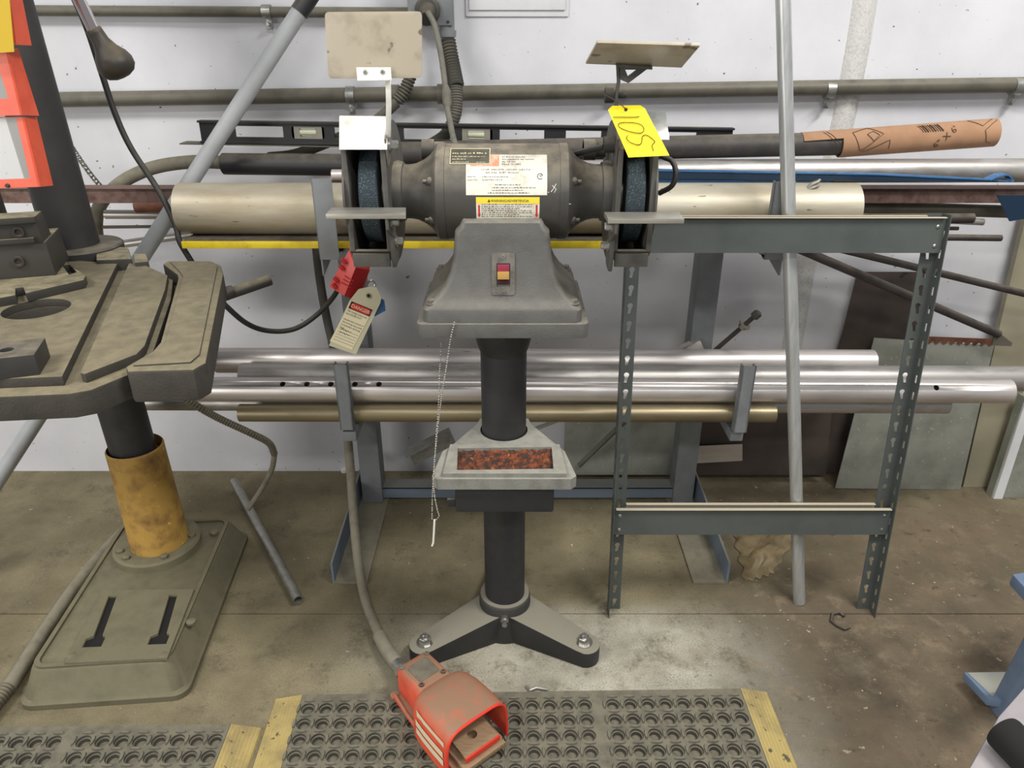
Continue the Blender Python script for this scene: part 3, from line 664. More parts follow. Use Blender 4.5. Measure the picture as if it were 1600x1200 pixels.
# floor tube and its flex conduit
A, B = P(366, 752, Z=.03), P(466, 938, Z=.018)
q = MB(); q.pipe(A, B, .0145, .003, 24); tag(q.build('steel_tube', 'galv'), 'short grey steel tube lying on the floor beside the drill press', 'tube')
t = thing('flexible_conduit', 'ribbed metal flexible conduit hanging from the drill press table to the floor', 'conduit', P(430, 700, Y=1.6))
ribbed([P(272, 600, Y=1.52), P(290, 622, Y=1.53), P(335, 650, Y=1.58), P(390, 676, Y=1.64), P(420, 692, Y=1.69), P(429, 710, Y=1.72)], .0085, .007, .12, 12).build('ribbed_sleeve', 'flex_metal', t)
q = MB(); q.tube(spline([P(429, 710, Y=1.72), P(424, 735, Y=1.76), P(408, 765, Y=1.8), P(388, 795, Y=1.82)], 8), .0075, 12); q.build('cable', 'hose_grey', t)
q = MB(); q.tube(spline([P(-60, 1150, Z=.03), P(5, 1085, Z=.022), P(70, 985, Z=.02), P(130, 900, Z=.02), P(195, 828, Z=.02), P(228, 800, Z=.02)], 10), .0165, 18)
o = q.build('floor_hose', 'hose_grey'); tag(o, 'grey hose curving across the floor left of the drill press base', 'hose')
ribbed([P(-62, 1152, Z=.03), P(-20, 1112, Z=.026), P(12, 1075, Z=.024)], .019, .008, .06, 16).build('ribbed_sleeve', 'flex_metal', o)
# chain behind the column
t = thing('chain', 'steel link chain hanging slack behind the drill press column', 'chain', P(130, 250, Y=2.1))
ca, cb = P(96, 205, Y=2.05), P(162, 296, Y=2.1); N = 15
for i in range(N):
    p = ca.lerp(cb, (i+.5)/N); d = (cb-ca).normalized(); sg = V((0, 0, 0)); p = p + V((0, 0, -.012*math.sin(math.pi*i/N)))
    side = d.cross(V((0, 1, 0))).normalized() if i % 2 else V((0, 1, 0))*1.0
    side = (side + d.cross(V((0, 1, 0)))*.5).normalized()
    ring = [p + d*(.011*math.cos(a)) + side*(.006*math.sin(a)) for a in [2*math.pi*k/14 for k in range(14)]]
    q = MB(); m = 5
    rings = []
    for k in range(14):
        tan = (ring[(k+1) % 14]-ring[k-1]).normalized(); n1 = side.cross(d).normalized(); n2 = tan.cross(n1)
        rings.append([ring[k] + (n1*math.cos(2*math.pi*j/m)+n2*math.sin(2*math.pi*j/m))*.0018 for j in range(m)])
    q.loft(rings, loop=True); q.build('link', 'steel_plain', t)
# plastic bag, clip, blue stand, bin
q = MB(); rnd = random.Random(3)
c = P(1196, 868, Z=.0); rings = []
nx, ny = 26, 18; a0 = [P(1146, 838, Z=0), P(1246, 832, Z=0), P(1206, 897, Z=0), P(1164, 910, Z=0)]
vs = []
for j in range(ny+1):
    for i in range(nx+1):
        s, w = i/nx, j/ny
        p = a0[0].lerp(a0[1], s).lerp(a0[3].lerp(a0[2], s), w)
        e = min(s, 1-s, w*.9+.05, (1-w))*2; z = .003 + .034*max(0, e)**.6*(.6+.4*math.sin(s*5+w*9)*math.cos(w*3-s*4)) + .004*abs(math.sin(s*17+w*31))*e
        vs.append(p+V((.006*math.sin(w*20), .006*math.sin(s*23), z)))
q.add(vs, [(j*(nx+1)+i, j*(nx+1)+i+1, (j+1)*(nx+1)+i+1, (j+1)*(nx+1)+i) for j in range(ny) for i in range(nx)])
tag(q.build('plastic_bag', 'bag', ang=60), 'crumpled brownish plastic bag on the floor beside the rack foot', 'bag')
q = MB(); pts = [P(u, v, Z=.006) for u, v in ((1319, 963), (1312, 957), (1301, 959), (1299, 970), (1308, 977), (1320, 983), (1327, 980))]
q.tube(pts, .0042, 8); o = tag(q.build('wire_clip', 'steel_dark'), 'bent dark metal clip lying on the floor near the frame post', 'clip')
# blue stand
t = thing('blue_stand', 'blue painted steel stand foot at the lower right edge', 'stand', P(1580, 1090, Z=0))
def slab(px, z, th, m, name, par, bv=.003):
    q = MB(); q.prism([P(u, v, Z=z) for u, v in px], (0, 0, -th)); return q.build(name, m, par, bevel=bv)
o = slab([(1506, 1050), (1720, 1046), (1720, 1120), (1545, 1092)], .05, .022, 'stand_blue', 'foot_plate', t)
q = MB(); b0 = P(1570, 1092, Z=.05); b1 = P(1672, 905, Z=.50)
q.loft([[p+V((-.012, -.02, 0)), p+V((.026, -.02, 0)), p+V((.026, .02, 0)), p+V((-.012, .02, 0))] for p in (b0+V((0, 0, -.049)), b0+V((0, 0, 0)), b1)]); q.build('leg', 'stand_blue', t, bevel=.004)
slab([(1582, 897), (1680, 880), (1700, 960), (1612, 930)], .32, .03, 'stand_blue', 'shelf', t)
q = MB(); q.prism([P(u, v, Z=.052) for u, v in ((1512, 1051), (1590, 1050), (1551, 1088))], (0, 0, -.0015)); q.build('worn_top', 'stand_top', t)
# grey bin corner
t = thing('grey_machine', 'grey sheet metal machine corner with black roller at the lower right', 'machine', V((.8, .85, 0)))
q = MB(); zt = .55
top = [P(u, v, Z=zt) for u, v in ((1505, 1215), (1560, 1118), (1700, 960), (1800, 1300))]
q.prism(top, (0, 0, -.02)); q.build('top_edge', 'bin_grey', t, bevel=.006)
q = MB(); inn = [p.lerp(sum(top, V())/4, .1) for p in top]; q.loft([[p for p in inn], [p+V((.02, -.0, -.549)) for p in inn]]); q.build('body', 'bin_grey', t)
q = MB(); q.cyl(P(1566, 1142, Z=zt+.027), P(1680, 1260, Z=zt+.027), .026, 24); q.build('roller', 'slot_black', t, bevel=.004)
# ---------------------------------------------------------------- rubber mats
def make_mat(corner, rot, ncol_groups, nrows, label, ywl=True, ywr=True):
    """corner: back-left corner of the whole mat on the floor"""
    c = .0418; Rz = rotz(rot); H = .019; gap = .024
    t = thing('rubber_mat', label, 'mat', corner, 'anti-fatigue mats on the floor')
    w = lambda x, y, z: V(corner) + Rz @ V((x, -y, z))
    body = MB(); rid = MB(); x = .07 if ywl else 0; yb = .020
    n = 16; R1, R2, R3 = .0162, .0128, .0095
    xs0 = x
    def quad(x0, y0, x1, y1):
        body.add([w(x0, y0, H), w(x1, y0, H), w(x1, y1, H), w(x0, y1, H)], [(0, 3, 2, 1)])
    for gi, ng in enumerate(ncol_groups):
        for i in range(ng):
            for j in range(nrows):
                cx, cy = x+(i+.5)*c, yb+(j+.5)*c; h = c/2
                sq = []
                for k in range(n):
                    a = 2*math.pi*k/n; m = max(abs(math.cos(a)), abs(math.sin(a))); sq.append((cx+h*math.cos(a)/m, cy+h*math.sin(a)/m))
                circ = lambda r, z, dx=0: [w(cx+r*math.cos(2*math.pi*k/n), cy+r*math.sin(2*math.pi*k/n), z) for k in range(n)]
                body.loft([[w(px, py, H) for px, py in sq], circ(R1, H), circ(R1-.0003, H-.0065), circ(R2, H-.0067), circ(R2-.0003, .0022), circ(1e-4, .0020)], caps=False)
                for (dx, dy, ax) in ((0, -h, 0), (-h, 0, 1)):
                    L2, Wd = .0150, .0042
                    px = [(dx+(L2*math.cos(a) if ax == 0 else Wd*math.cos(a)), dy+(Wd*math.sin(a) if ax == 0 else L2*math.sin(a))) for a in [2*math.pi*k/8 for k in range(8)]]
                    b0 = [w(cx+p[0], cy+p[1], H-.0005) for p in px]; b1 = [w(cx+dx+(p[0]-dx)*.7, cy+dy+(p[1]-dy)*.7, H+.0040) for p in px]
                    rid.loft([b0, b1])
        x1 = x+ng*c
        if gi < len(ncol_groups)-1: quad(x1, yb, x1+gap, yb+nrows*c); x1 += gap
        x = x1
    quad(xs0, 0, x, yb); ye = yb+nrows*c
    for q0, q1 in (((xs0, 0), (x, 0)), ((x, 0), (x, ye)), ((xs0, ye), (x, ye)), ((xs0, 0), (xs0, ye))):
        body.add([w(q0[0], q0[1], H), w(q1[0], q1[1], H), w(q1[0], q1[1], 0), w(q0[0], q0[1], 0)], [(0, 1, 2, 3)])
    b = body.build('body', 'mat_rubber', t)
    o = rid.build('ridges', 'mat_rubber', b); o['kind'] = 'stuff'
    for on, s, xe in ((ywl, -1, xs0), (ywr, 1, x)):
        if not on: continue
        m = MB(); prof = []
        N = 17
        for k in range(N):
            f = k/(N-1); prof.append((xe+s*(.001+f*.066), H*(1-.72*f)+(.0012 if k % 2 else 0)))
        prof += [(xe+s*.069, 0), (xe+s*.001, 0)]
        m.loft([[w(px, y, z) for px, z in prof] for y in (0.0, ye)])
        m.build('yellow_border', 'mat_yellow', t, smooth=False)
    return t
make_mat(P(429, 1095, Z=.0), 1.0, [8, 8, 8], 17, 'black rubber drainage mat with worn yellow borders under the foot pedal')
W2 = 3*8*.0418+2*.024+.07
R0 = P(410, 1140, Z=0)
make_mat(R0 + rotz(.8) @ V((-(W2+.07), 0, 0)), .8, [8, 8, 8], 15, 'black rubber drainage mat in front of the drill press base')
# ---------------------------------------------------------------- foot pedal
ZM = .0235
t = thing('foot_pedal', 'red hooded foot pedal switch on the rubber mat', 'foot switch', pdl(.12, 0, ZM))
pz = lambda x, y, z: pdl(x, y, z+ZM)
q = MB(); q.prism([pz(*p, 0) for p in ((-.0, -.062), (.10, -.070), (.25, -.066), (.25, .066), (.10, .070), (0, .062))], (0, 0, .010)); q.build('base_plate', 'pedal_red', t, bevel=.002)
q = MB()
prof = [(-.046, 0), (-.046, .060), (-.038, .076), (.038, .076), (.046, .060), (.046, 0)]
q.loft([[pz(x, y*k, .010+z*h) for y, z in prof] for x, k, h in ((-.012, .88, .9), (0, 1, 1), (.085, 1.05, 1.06), (.13, 1.05, .95))]); q.build('switch_body', 'pedal_red', t, bevel=.004)
q = MB(); q.prism([pz(*p, .0868) for p in rrect(.06, .058, .006)], (0, 0, .001)); 
for p in range(0): pass
q = MB(); q.prism([pz(x+.040, y, .0868+.04*(x+.03)) for x, y in rrect(.058, .056, .006)], (0, 0, .0012)); q.build('name_plate', 'hose_dark', t)
for x, y, z in ((.004, .034, .086), (.004, -.034, .086), (.078, .030, .091), (.078, -.030, .091)):
    q = MB(); q.lathe([(.006, 0), (.006, .003), (.0025, .0032), (.002, .001)], pz(x, y, z), (0, 0, 1), 14); q.build('screw', 'steel_dark' if x > .05 else 'steel_plain', t)
def arch(x, w, h, flat, off=0):
    pts = []
    for k in range(17):
        a = math.pi*k/16; ca, sa = math.cos(a), math.sin(a)
        y = w*math.copysign(abs(ca)**.42, ca); z = h*(abs(sa)**.42)
        pts.append((x, y, z))
    return pts
secs = [(.088, .046, .084), (.092, .060, .093), (.101, .071, .102), (.118, .079, .110), (.150, .083, .117), (.200, .084, .121), (.245, .083, .120)]
q = MB()
out = [[pz(*p) for p in arch(x, w, h, 0)] for x, w, h in secs]; inn = [[pz(*p) for p in arch(x+(.006 if i == 0 else 0), w-.0045, h-.0045, 0)] for i, (x, w, h) in enumerate(secs)]
# cut the front edge slanted: front top overhangs less than the side skirts
def sl(r, front):
    return r
rings = out + list(reversed(inn))
n = len(rings[0])
vs = [p for r in rings for p in r]; fs = []
for i in range(len(rings)-1):
    for j in range(n-1): fs.append((i*n+j, i*n+j+1, (i+1)*n+j+1, (i+1)*n+j))
for e in (0, n-1):
    for i in range(len(secs)-1): fs.append((i*n+e, (i+1)*n+e, (len(rings)-2-i)*n+e, (len(rings)-1-i)*n+e))
fs.append(tuple(range(n))[::-1])
q.add(vs, fs); hood = q.build('hood', 'pedal_red', t, ang=50)
q = MB(); q.tube([pz(.246, y, z) for _, y, z in arch(0, .081, .118, 0)], .0033, 8); q.build('hood_rim', 'pedal_red_clean', hood)
q = MB()
for s in (1,):
    for zz in (.035, .060, .085):
        q.loft([[pz(x, -w-.0006+(.004 if zz > .07 else 0), zz+dz) for dz in (-.009, .009)] for x, w in ((.13, .0815), (.16, .0838), (.20, .0845), (.236, .084))], closed=False, caps=False)
q.build('side_label', 'tag_cream', hood)
M = lambda x, y, z: pz(x, y, z)
q = MB()
hole = [(.226+.011*math.cos(a), .011*math.sin(a)) for a in [2*math.pi*k/20 for k in range(20)]]
q.prism([M(.13, -.045, .06), M(.262, -.045, .044), M(.262, .045, .044), M(.13, .045, .06)], (0, 0, -.006), [[M(a, b, .06-(a-.13)*.1212) for a, b in hole]]); tr_ = q.build('treadle', 'pedal_wood', t)
q = MB(); q.prism([M(.262, -.046, .045), M(.266, -.046, .045), M(.266, .046, .045), M(.262, .046, .045)], (0, 0, -.014)); q.build('treadle_edge', 'pedal_red_clean', tr_, bevel=.001)
q = MB(); q.prism([M(.12, -.055, .014), M(.275, -.055, .014), M(.275, .055, .014), M(.12, .055, .014)], (0, 0, .012)); q.build('floor_plate', 'pedal_wood', t, bevel=.002)
q = MB(); q.tube([M(.0, -.058, .014), M(.06, -.066, .014), M(.11, -.068, .014)], .004, 8); q.lathe([(.010, 0), (.010, .005)], M(-.002, -.058, .008), (0, 0, 1), 16); q.build('side_lug', 'pedal_red', t)
# ---------------------------------------------------------------- bench grinder on its pedestal
GX, GY, GZ, MR = -.019, 1.52, 1.156, .0945
# pedestal
t = thing('grinder_pedestal', 'black three-legged pedestal carrying the bench grinder', 'pedestal', (GX, GY, 0))
q = MB(); q.cyl((GX, GY, .03), (GX, GY, .85), .052, 48); q.build('column', 'pedestal_black', t)
q = MB(); q.lathe([(.052, .805), (.056, .815), (.064, .845), (.066, .875), (.066, .893)], (GX, GY, 0), n=40); cb = q.build('top_collar', 'pedestal_black', t)
q = MB(); q.lathe([(.009, 0), (.009, .006), (.005, .007)], (GX, GY-.065, .865), (0, -1, 0), 16); q.build('set_screw', 'steel_dark', cb)
q = MB(); q.lathe([(.052, .112), (.064, .112), (.067, .105), (.070, .03), (.074, .0)], (GX, GY, .001), n=44); q.build('base_collar', 'pedestal_black', t)
q = MB(); q.lathe([(.010, 0), (.010, .012), (.007, .013), (.007, .03)], (GX, GY-.068, .085), (0, -1, .1), 8); q.build('clamp_bolt', 'zinc', t)
for k, a in enumerate((-30, 210, 90)):
    dx, dy = math.cos(math.radians(a)), math.sin(math.radians(a)); d = V((dx, dy, 0)); s = V((-dy, dx, 0))
    if k == 2 : Lg = .215
    else: Lg = .238
    q = MB()
    outl = [(.03, -.052), (Lg-.01, -.036)] + [(Lg-.0+.036*math.sin(b), -.036*math.cos(b)) for b in [math.pi*i/10 for i in range(1, 10)]] + [(Lg-.01, .036), (.03, .052)]
    base = V((GX, GY, 0))
    ztop = lambda x: .088-.040*max(0, min(1, (x-.05)/(Lg-.05)))
    q.loft([[base + d*x + s*y + V((0, 0, .001)) for x, y in outl], [base + d*x + s*y + V((0, 0, ztop(x))) for x, y in outl]]); lg = q.build('leg', 'pedestal_black', t, bevel=.002)
    if k < 2:
        q = MB(); bc = base + d*(Lg-.005) + V((0, 0, ztop(Lg-.005)-.001)); q.lathe([(.0215, 0), (.0215, .004)], bc, (0, 0, 1), 24); q.lathe([(.0155, 0), (.0155, .013), (.0135, .0155)], bc+V((0, 0, .004)), (0, 0, 1), 6); q.lathe([(.0075, 0), (.0075, .008), (.006, .010)], bc+V((0, 0, .019)), (0, 0, 1), 12); q.build('anchor_bolt', 'zinc', lg)
# coolant tray
t = thing('coolant_tray', 'grey cast tray with rusty contents clamped to the pedestal column', 'tray', (GX, 1.4, .50))
zt = .603
cav = [P(715, 701, Z=zt+.009), P(862, 699, Z=zt+.009), P(865, 733, Z=zt+.009), P(714, 735, Z=zt+.009)]
x0, x1 = GX-.150, GX+.155
outl = [(x0, 1.318), (x0+.012, 1.306), (x1-.012, 1.306), (x1, 1.318), (x1-.018, 1.42), (x1-.03, 1.44), (GX+.065, 1.545), (GX+.058, 1.575), (GX-.058, 1.575), (GX-.065, 1.545), (x0+.03, 1.44), (x0+.014, 1.42)]
cavp = [(p.x, p.y) for p in cav]
q = MB(); colh = [(GX+.056*math.cos(a), GY+.056*math.sin(a)) for a in [2*math.pi*k/28 for k in range(28)]]
q.prism([V((x, y, zt)) for x, y in outl], (0, 0, -.026), [[V((x, y, zt)) for x, y in cavp], [V((x, y, zt)) for x, y in colh]]); q.build('body', 'tray_grey', t)
cx0, cx1, cy0, cy1 = min(p[0] for p in cavp), max(p[0] for p in cavp), min(p[1] for p in cavp), max(p[1] for p in cavp)
q = MB(); q.prism([V((x, y, zt)) for x, y in ((cx0-.024, cy0-.014), (cx1+.026, cy0-.014), (cx1+.018, cy1+.012), (cx0-.018, cy1+.012))], (0, 0, .010), [[V((x, y, zt)) for x, y in cavp]]); q.build('rim', 'tray_grey', t)
q = MB(); q.loft([[V((x, y, z)) for x, y in ((cx0-.002, cy0-.002), (cx1+.002, cy0-.002), (cx1+.002, cy1+.004), (cx0-.002, cy1+.004))] for z in (zt-.010, .505)]); q.build('pot', 'pedestal_black', t, bevel=.006)
q = MB(); q.span((cx0-.02, cy0+.005, .515), (cx0-.002, cy0+.012, .535)); q.build('pot_lug', 'pedestal_black', t, bevel=.002)
q = MB(); rnd = random.Random(5); nx, ny = 46, 14; vs = []
for j in range(ny+1):
    for i in range(nx+1):
        vs.append(V((cx0-.001+(cx1-cx0+.002)*i/nx, cy0-.001+(cy1-cy0+.002)*j/ny, zt-.008+.007*rnd.random()+.008*(j/ny))))
q.add(vs, [(j*(nx+1)+i, j*(nx+1)+i+1, (j+1)*(nx+1)+i+1, (j+1)*(nx+1)+i) for j in range(ny) for i in range(nx)])
o = q.build('rust_scale', 'rust', t, smooth=False); o['kind'] = 'stuff'
q = MB(); q.hexbolt(V((x1-.03, 1.33, .578)), (.3, -.6, -.5), .007, .012, True); q.build('bolt', 'zinc', t)
# grinder
t = thing('bench_grinder', 'grey double wheel bench grinder with tool rests and eye shields', 'grinder', (GX, GY, .895))
q = MB(); q.prism([V((GX+x, GY+y, .893)) for x, y in rrect(.345, .290, .014)], (0, 0, .030)); q.build('base_plate', 'cast_grey', t, bevel=.003)
q = MB(); rings = []
for z, w, df in ((.9235, .160, .138), (.948, .159, .138), (.954, .155, .136), (.962, .143, .131), (.975, .128, .127), (.995, .114, .123), (1.02, .104, .119), (1.05, .097, .115), (1.085, .0935, .112), (1.098, .092, .111), (1.108, .083, .110), (1.117, .079, .109), (1.121, .076, .106)):
    r = .018 if z < .96 else .012
    rings.append([V((GX+x, GY+y, z)) for x, y in rrect(2*w, 2*df, r, 5)])
q.loft(rings); ped = q.build('pedestal_casting', 'cast_grey', t, ang=28)
# foot pads with bolts
for sx in (-1, 1):
    q = MB(); q.hexbolt(V((GX+sx*.142, GY-.120, .958)), (0, 0, 1), .009, .008); q.build('foot_bolt', 'steel_plain', t)
    q = MB(); q.hexbolt(V((GX+sx*.142, GY+.115, .958)), (0, 0, 1), .009, .008); q.build('foot_bolt', 'steel_plain', t)
# switch on the sloping front
def front(x, z):     # point on the casting's front face
    pr = [(.948, .138), (.954, .136), (.962, .131), (.975, .127), (.995, .123), (1.02, .119), (1.05, .115), (1.085, .112), (1.121, .106)]
    for (a, b), (c, d) in zip(pr, pr[1:]):
        if z <= c: f = (z-a)/(c-a); return V((GX+x, GY-(b+(d-b)*f), z))
    return V((GX+x, GY-.11, z))
sc_, n0 = front(.002, 1.019), (front(0, 1.05)-front(0, .985)).normalized()
nrm = V((0, -n0.z, n0.y)); exs = V((1, 0, 0))
sw = lambda x, y, z: sc_ + exs*x + n0*y + nrm*z
q = MB(); q.prism([sw(x, y, -.006) for x, y in rrect(.062, .084, .006)], nrm*.005); q.build('switch_boss', 'cast_grey', t)
q = MB(); q.prism([sw(x, y, -.001) for x, y in rrect(.045, .083, .004)], nrm*.004, [[sw(x, y-.002, -.001) for x, y in rrect(.027, .047, .002)]]); pl = q.build('switch_plate', 'steel_plain', t)
q = MB(); q.prism([sw(x, y-.002, -.004) for x, y in rrect(.027, .047, .002)], nrm*.002); q.build('switch_well', 'slot_black', pl)
for y0, y1, m, nm, h in ((.006, .019, 'switch_red', 'rocker', .006), (-.009, .006, 'switch_key', 'safety_key', .013), (-.02, -.0105, 'switch_dark', 'rocker_lower', .004)):
    q = MB(); q.prism([sw(x, y, -.003) for x, y in ((-.0115, y0), (.0115, y0), (.0115, y1), (-.0115, y1))], nrm*(h+.003)); q.build(nm, m, pl, bevel=.001)
for y in (.034, -.036):
    q = MB(); q.lathe([(.005, 0), (.0045, .003), (.0015, .0032), (.001, .0015)], sw(0, y, .003), nrm, 14); q.build('screw', 'steel_plain', pl)
# motor
def mprof():
    p = [(.02, -.224), (.058, -.222), (.061, -.21), (.058, -.199), (.0535, -.197), (.0535, -.185), (.056, -.172), (.0625, -.158), (.072, -.145), (.082, -.137), (.0915, -.1315), (MR, -.128), (MR, -.112), (MR-.0012, -.1115), (MR-.0012, -.110)]
    return p + [(r, -h) for r, h in reversed(p)]
q = MB(); q.lathe(mprof(), (GX, GY, GZ), (1, 0, 0), 72); mo = q.build('motor_housing', 'motor_grey', t, ang=30)
for s in (-1, 1):
    for a in (25, 155, 215, 325):
        ar = math.radians(a); c = V((GX+s*.133, GY-.076*math.cos(ar), GZ+.076*math.sin(ar)))
        q = MB(); q.lathe([(.009, -.01), (.009, .008), (.006, .012), (.004, .013), (.004, .020)], c, (s, 0, 0), 12); q.build('tie_bolt', 'motor_grey', mo)
    q = MB(); q.lathe([(.016, 0), (.016, .045)], (GX+s*.165, GY+.05, GZ+.075), (1, 0, 0), 16); q.lathe([(.021, 0), (.021, .025)], (GX+s*.165, GY+.05, GZ+.075), (1, 0, 0), 16); q.build('dust_port', 'motor_grey', t)
# labels on the motor
def cylpt(x, ang, dr): return V((GX+x, GY-(MR-.0012+dr)*math.cos(ang), GZ+(MR-.0012+dr)*math.sin(ang)))
def hitmotor(u, v):
    a, b = (u-800)/FPX, (v-600)/FPX; R = MR-.0012
    d = V((a, math.cos(PITCH)-b*math.sin(PITCH), -(math.sin(PITCH)+b*math.cos(PITCH)))); o = V((0, 0, CAM_H))
    oy, oz = o.y-GY, o.z-GZ; A = d.y**2+d.z**2; B_ = 2*(oy*d.y+oz*d.z); C = oy*oy+oz*oz-R*R; D = B_*B_-4*A*C
    tt = (-B_-math.sqrt(max(D, 0)))/(2*A); p = o+d*tt; return p.x-GX, math.atan2(p.z-GZ, -(p.y-GY))
def patch(name, m, u0, v0, u1, v1, dr, par, n=12):
    (xa, at), (xb, ab) = hitmotor(u0, v0), hitmotor(u1, v1); q = MB()
    xa = hitmotor(u0, (v0+v1)/2)[0]; xb = hitmotor(u1, (v0+v1)/2)[0]
    angs = [at+(ab-at)*k/n for k in range(n+1)]
    q.loft([[cylpt(xa, a, dr) for a in angs] + [cylpt(xa, a, dr-.0006) for a in reversed(angs)], [cylpt(xb, a, dr) for a in angs] + [cylpt(xb, a, dr-.0006) for a in reversed(angs)]])
    o = q.build(name, m, par)
    Wd, Ht = xb-xa, (at-ab)*MR
    return o, (lambda dr2: (lambda x, y: cylpt(xa+x, ab+y/MR, dr2))), Wd, Ht
lb, fm, w_, h_ = patch('rating_label', 'label_white', 728, 242, 855, 305, .0006, mo)
f = fm(.0009)
def smudged(o, f, x, y, w, h, m='ink_black', seed=0):
    # worn print: a row of word-like marks too faded to read
    rn = random.Random(seed); q = MB(); k = 0
    while k < w:
        L = min(rn.uniform(.6, 2.6)*h, w-k)
        n = max(1, int(L/(h*.7)))
        for i in range(n):
            a, b = k+L*i/n, k+L*(i+.72)/n; hh = h*rn.choice((.45, .5, .5, .75))
            q.add([f(x+a, y), f(x+b, y), f(x+b, y+hh), f(x+a, y+hh)], [(0, 1, 2, 3)])
        k += L+h*.5
    return q.build('print', m, o, smooth=False)
def lines(o, f, rows, m='ink_black'):
    for body, size, x, y, wd in rows:
        text('print', body, size, (lambda x_, y_, X=x, Y=y: f(X+x_, Y+y_)), m, o, width=wd)
lines(lb, f, [('27 Bench Grinder', .0052, w_*.44, h_*.905, .046), ('Amoladora de banco', .0048, w_*.44, h_*.835, .062), ('de 10 cm', .0048, w_*.44, h_*.765, .026), ('Mod. 21482', .0052, w_*.44, h_*.695, .036),
              ('1/2 HP, 3450 RPM, 120/240V, 5.8/2.9 A', .0046, w_*.18, h_*.56, .094), ('60 Hz, 5/8" Arbor', .0042, w_*.24, h_*.49, .064),
              ('Serie No.', .0036, w_*.02, h_*.40, .016), ('Lote No.', .0040, w_*.02, h_*.325, .02), ])
for i_, (x_, y_, d_) in enumerate(((.36, .22, .05), (.32, .155, .085), (.32, .10, .06), (.27, .04, .08), (.20, .40, .05), (.20, .33, .04))): smudged(lb, f, w_*x_, h_*y_, d_, .0026, seed=i_)
q = MB(); ring = [f(w_*.915+.0055*math.cos(a), h_*.42+.0055*math.sin(a)) for a in [math.radians(40+k*16) for k in range(18)]]; q.tube(ring, .0006, 5); q.build('print_mark', 'ink_black', lb)
text('print', 'SP', .007, lambda x, y: f(w_*.905+x, h_*.40+y), 'ink_black', lb, width=.006)
o, f2, a_, b_ = patch('brand_patch', 'label_orange', 735, 243, 780, 260, .0008, lb)
bl, fm2, w2, h2 = patch('maker_label', 'label_black', 703, 233, 766, 257, .0010, mo)
f = fm2(.0013)
for i_, (x_, y_, d_, hh_) in enumerate(((.06, .60, .86, .0052), (.06, .40, .82, .0030), (.06, .25, .34, .0030), (.06, .09, .42, .0022), (.66, .09, .24, .0022))): smudged(bl, f, w2*x_, h2*y_, w2*d_, hh_, 'tag_cream', 20+i_)
for y0 in (0.02, .98):
    q = MB(); q.tube([f(w2*k/6, h2*y0) for k in range(7)], .0009, 5); q.build('label_border', 'tag_cream', bl)
for x0 in (.01, .99):
    q = MB(); q.tube([f(w2*x0, h2*k/6) for k in range(7)], .0009, 5); q.build('label_border', 'tag_cream', bl)
wl_, fm3, w3, h3 = patch('warning_label', 'label_white', 744, 308, 843, 341, .0006, mo)
f = fm3(.0013)
o, f4, w4, h4 = patch('warning_band', 'label_yellow', 744, 308, 843, 318, .0009, wl_)
text('print', '\u25B2WARNING/ADVERTENCIA' if False else 'WARNING/ADVERTENCIA', .0066, lambda x, y: f(w3*.23+x, h3*.79+y), 'ink_black', wl_, width=w3*.6)
q = MB(); tri = [f(w3*.185, h3*.79), f(w3*.222, h3*.79), f(w3*.2035, h3*.92)]; q.prism(tri, (0, -.0003, 0)); q.build('print_mark', 'ink_black', wl_)
for i in range(7): smudged(wl_, f, w3*.085, h3*(.66-.095*i), w3*(.80 if i % 3 != 2 else .6), .0028, seed=40+i)
for x0 in (.045, .955):
    q = MB(); X = w3*x0
    for (a, b, hw) in ((.20, .66, .0016),):
        q.prism([f(X-hw, h3*a), f(X+hw, h3*a), f(X+hw, h3*b), f(X-hw, h3*b)], (0, -.0002, 0))
    q.prism([f(X-.003, h3*.22), f(X, h3*.06), f(X+.003, h3*.22)], (0, -.0002, 0)); q.build('arrow', 'label_red', wl_)
for pts in ([(861, 300), (866, 293), (869, 287)], [(863, 290), (869, 296), (866, 301)], [(878, 294), (884, 293)], [(856, 301), (858, 300)], [(884, 310), (886, 318), (892, 319)], [(685, 318), (692, 316)], [(684, 296), (684, 300)]):
    q = MB(); q.tube([cylpt(*hitmotor(u, v), .0002) for u, v in pts], .0006, 5); q.build('paint_scuff', 'paper_white', mo)
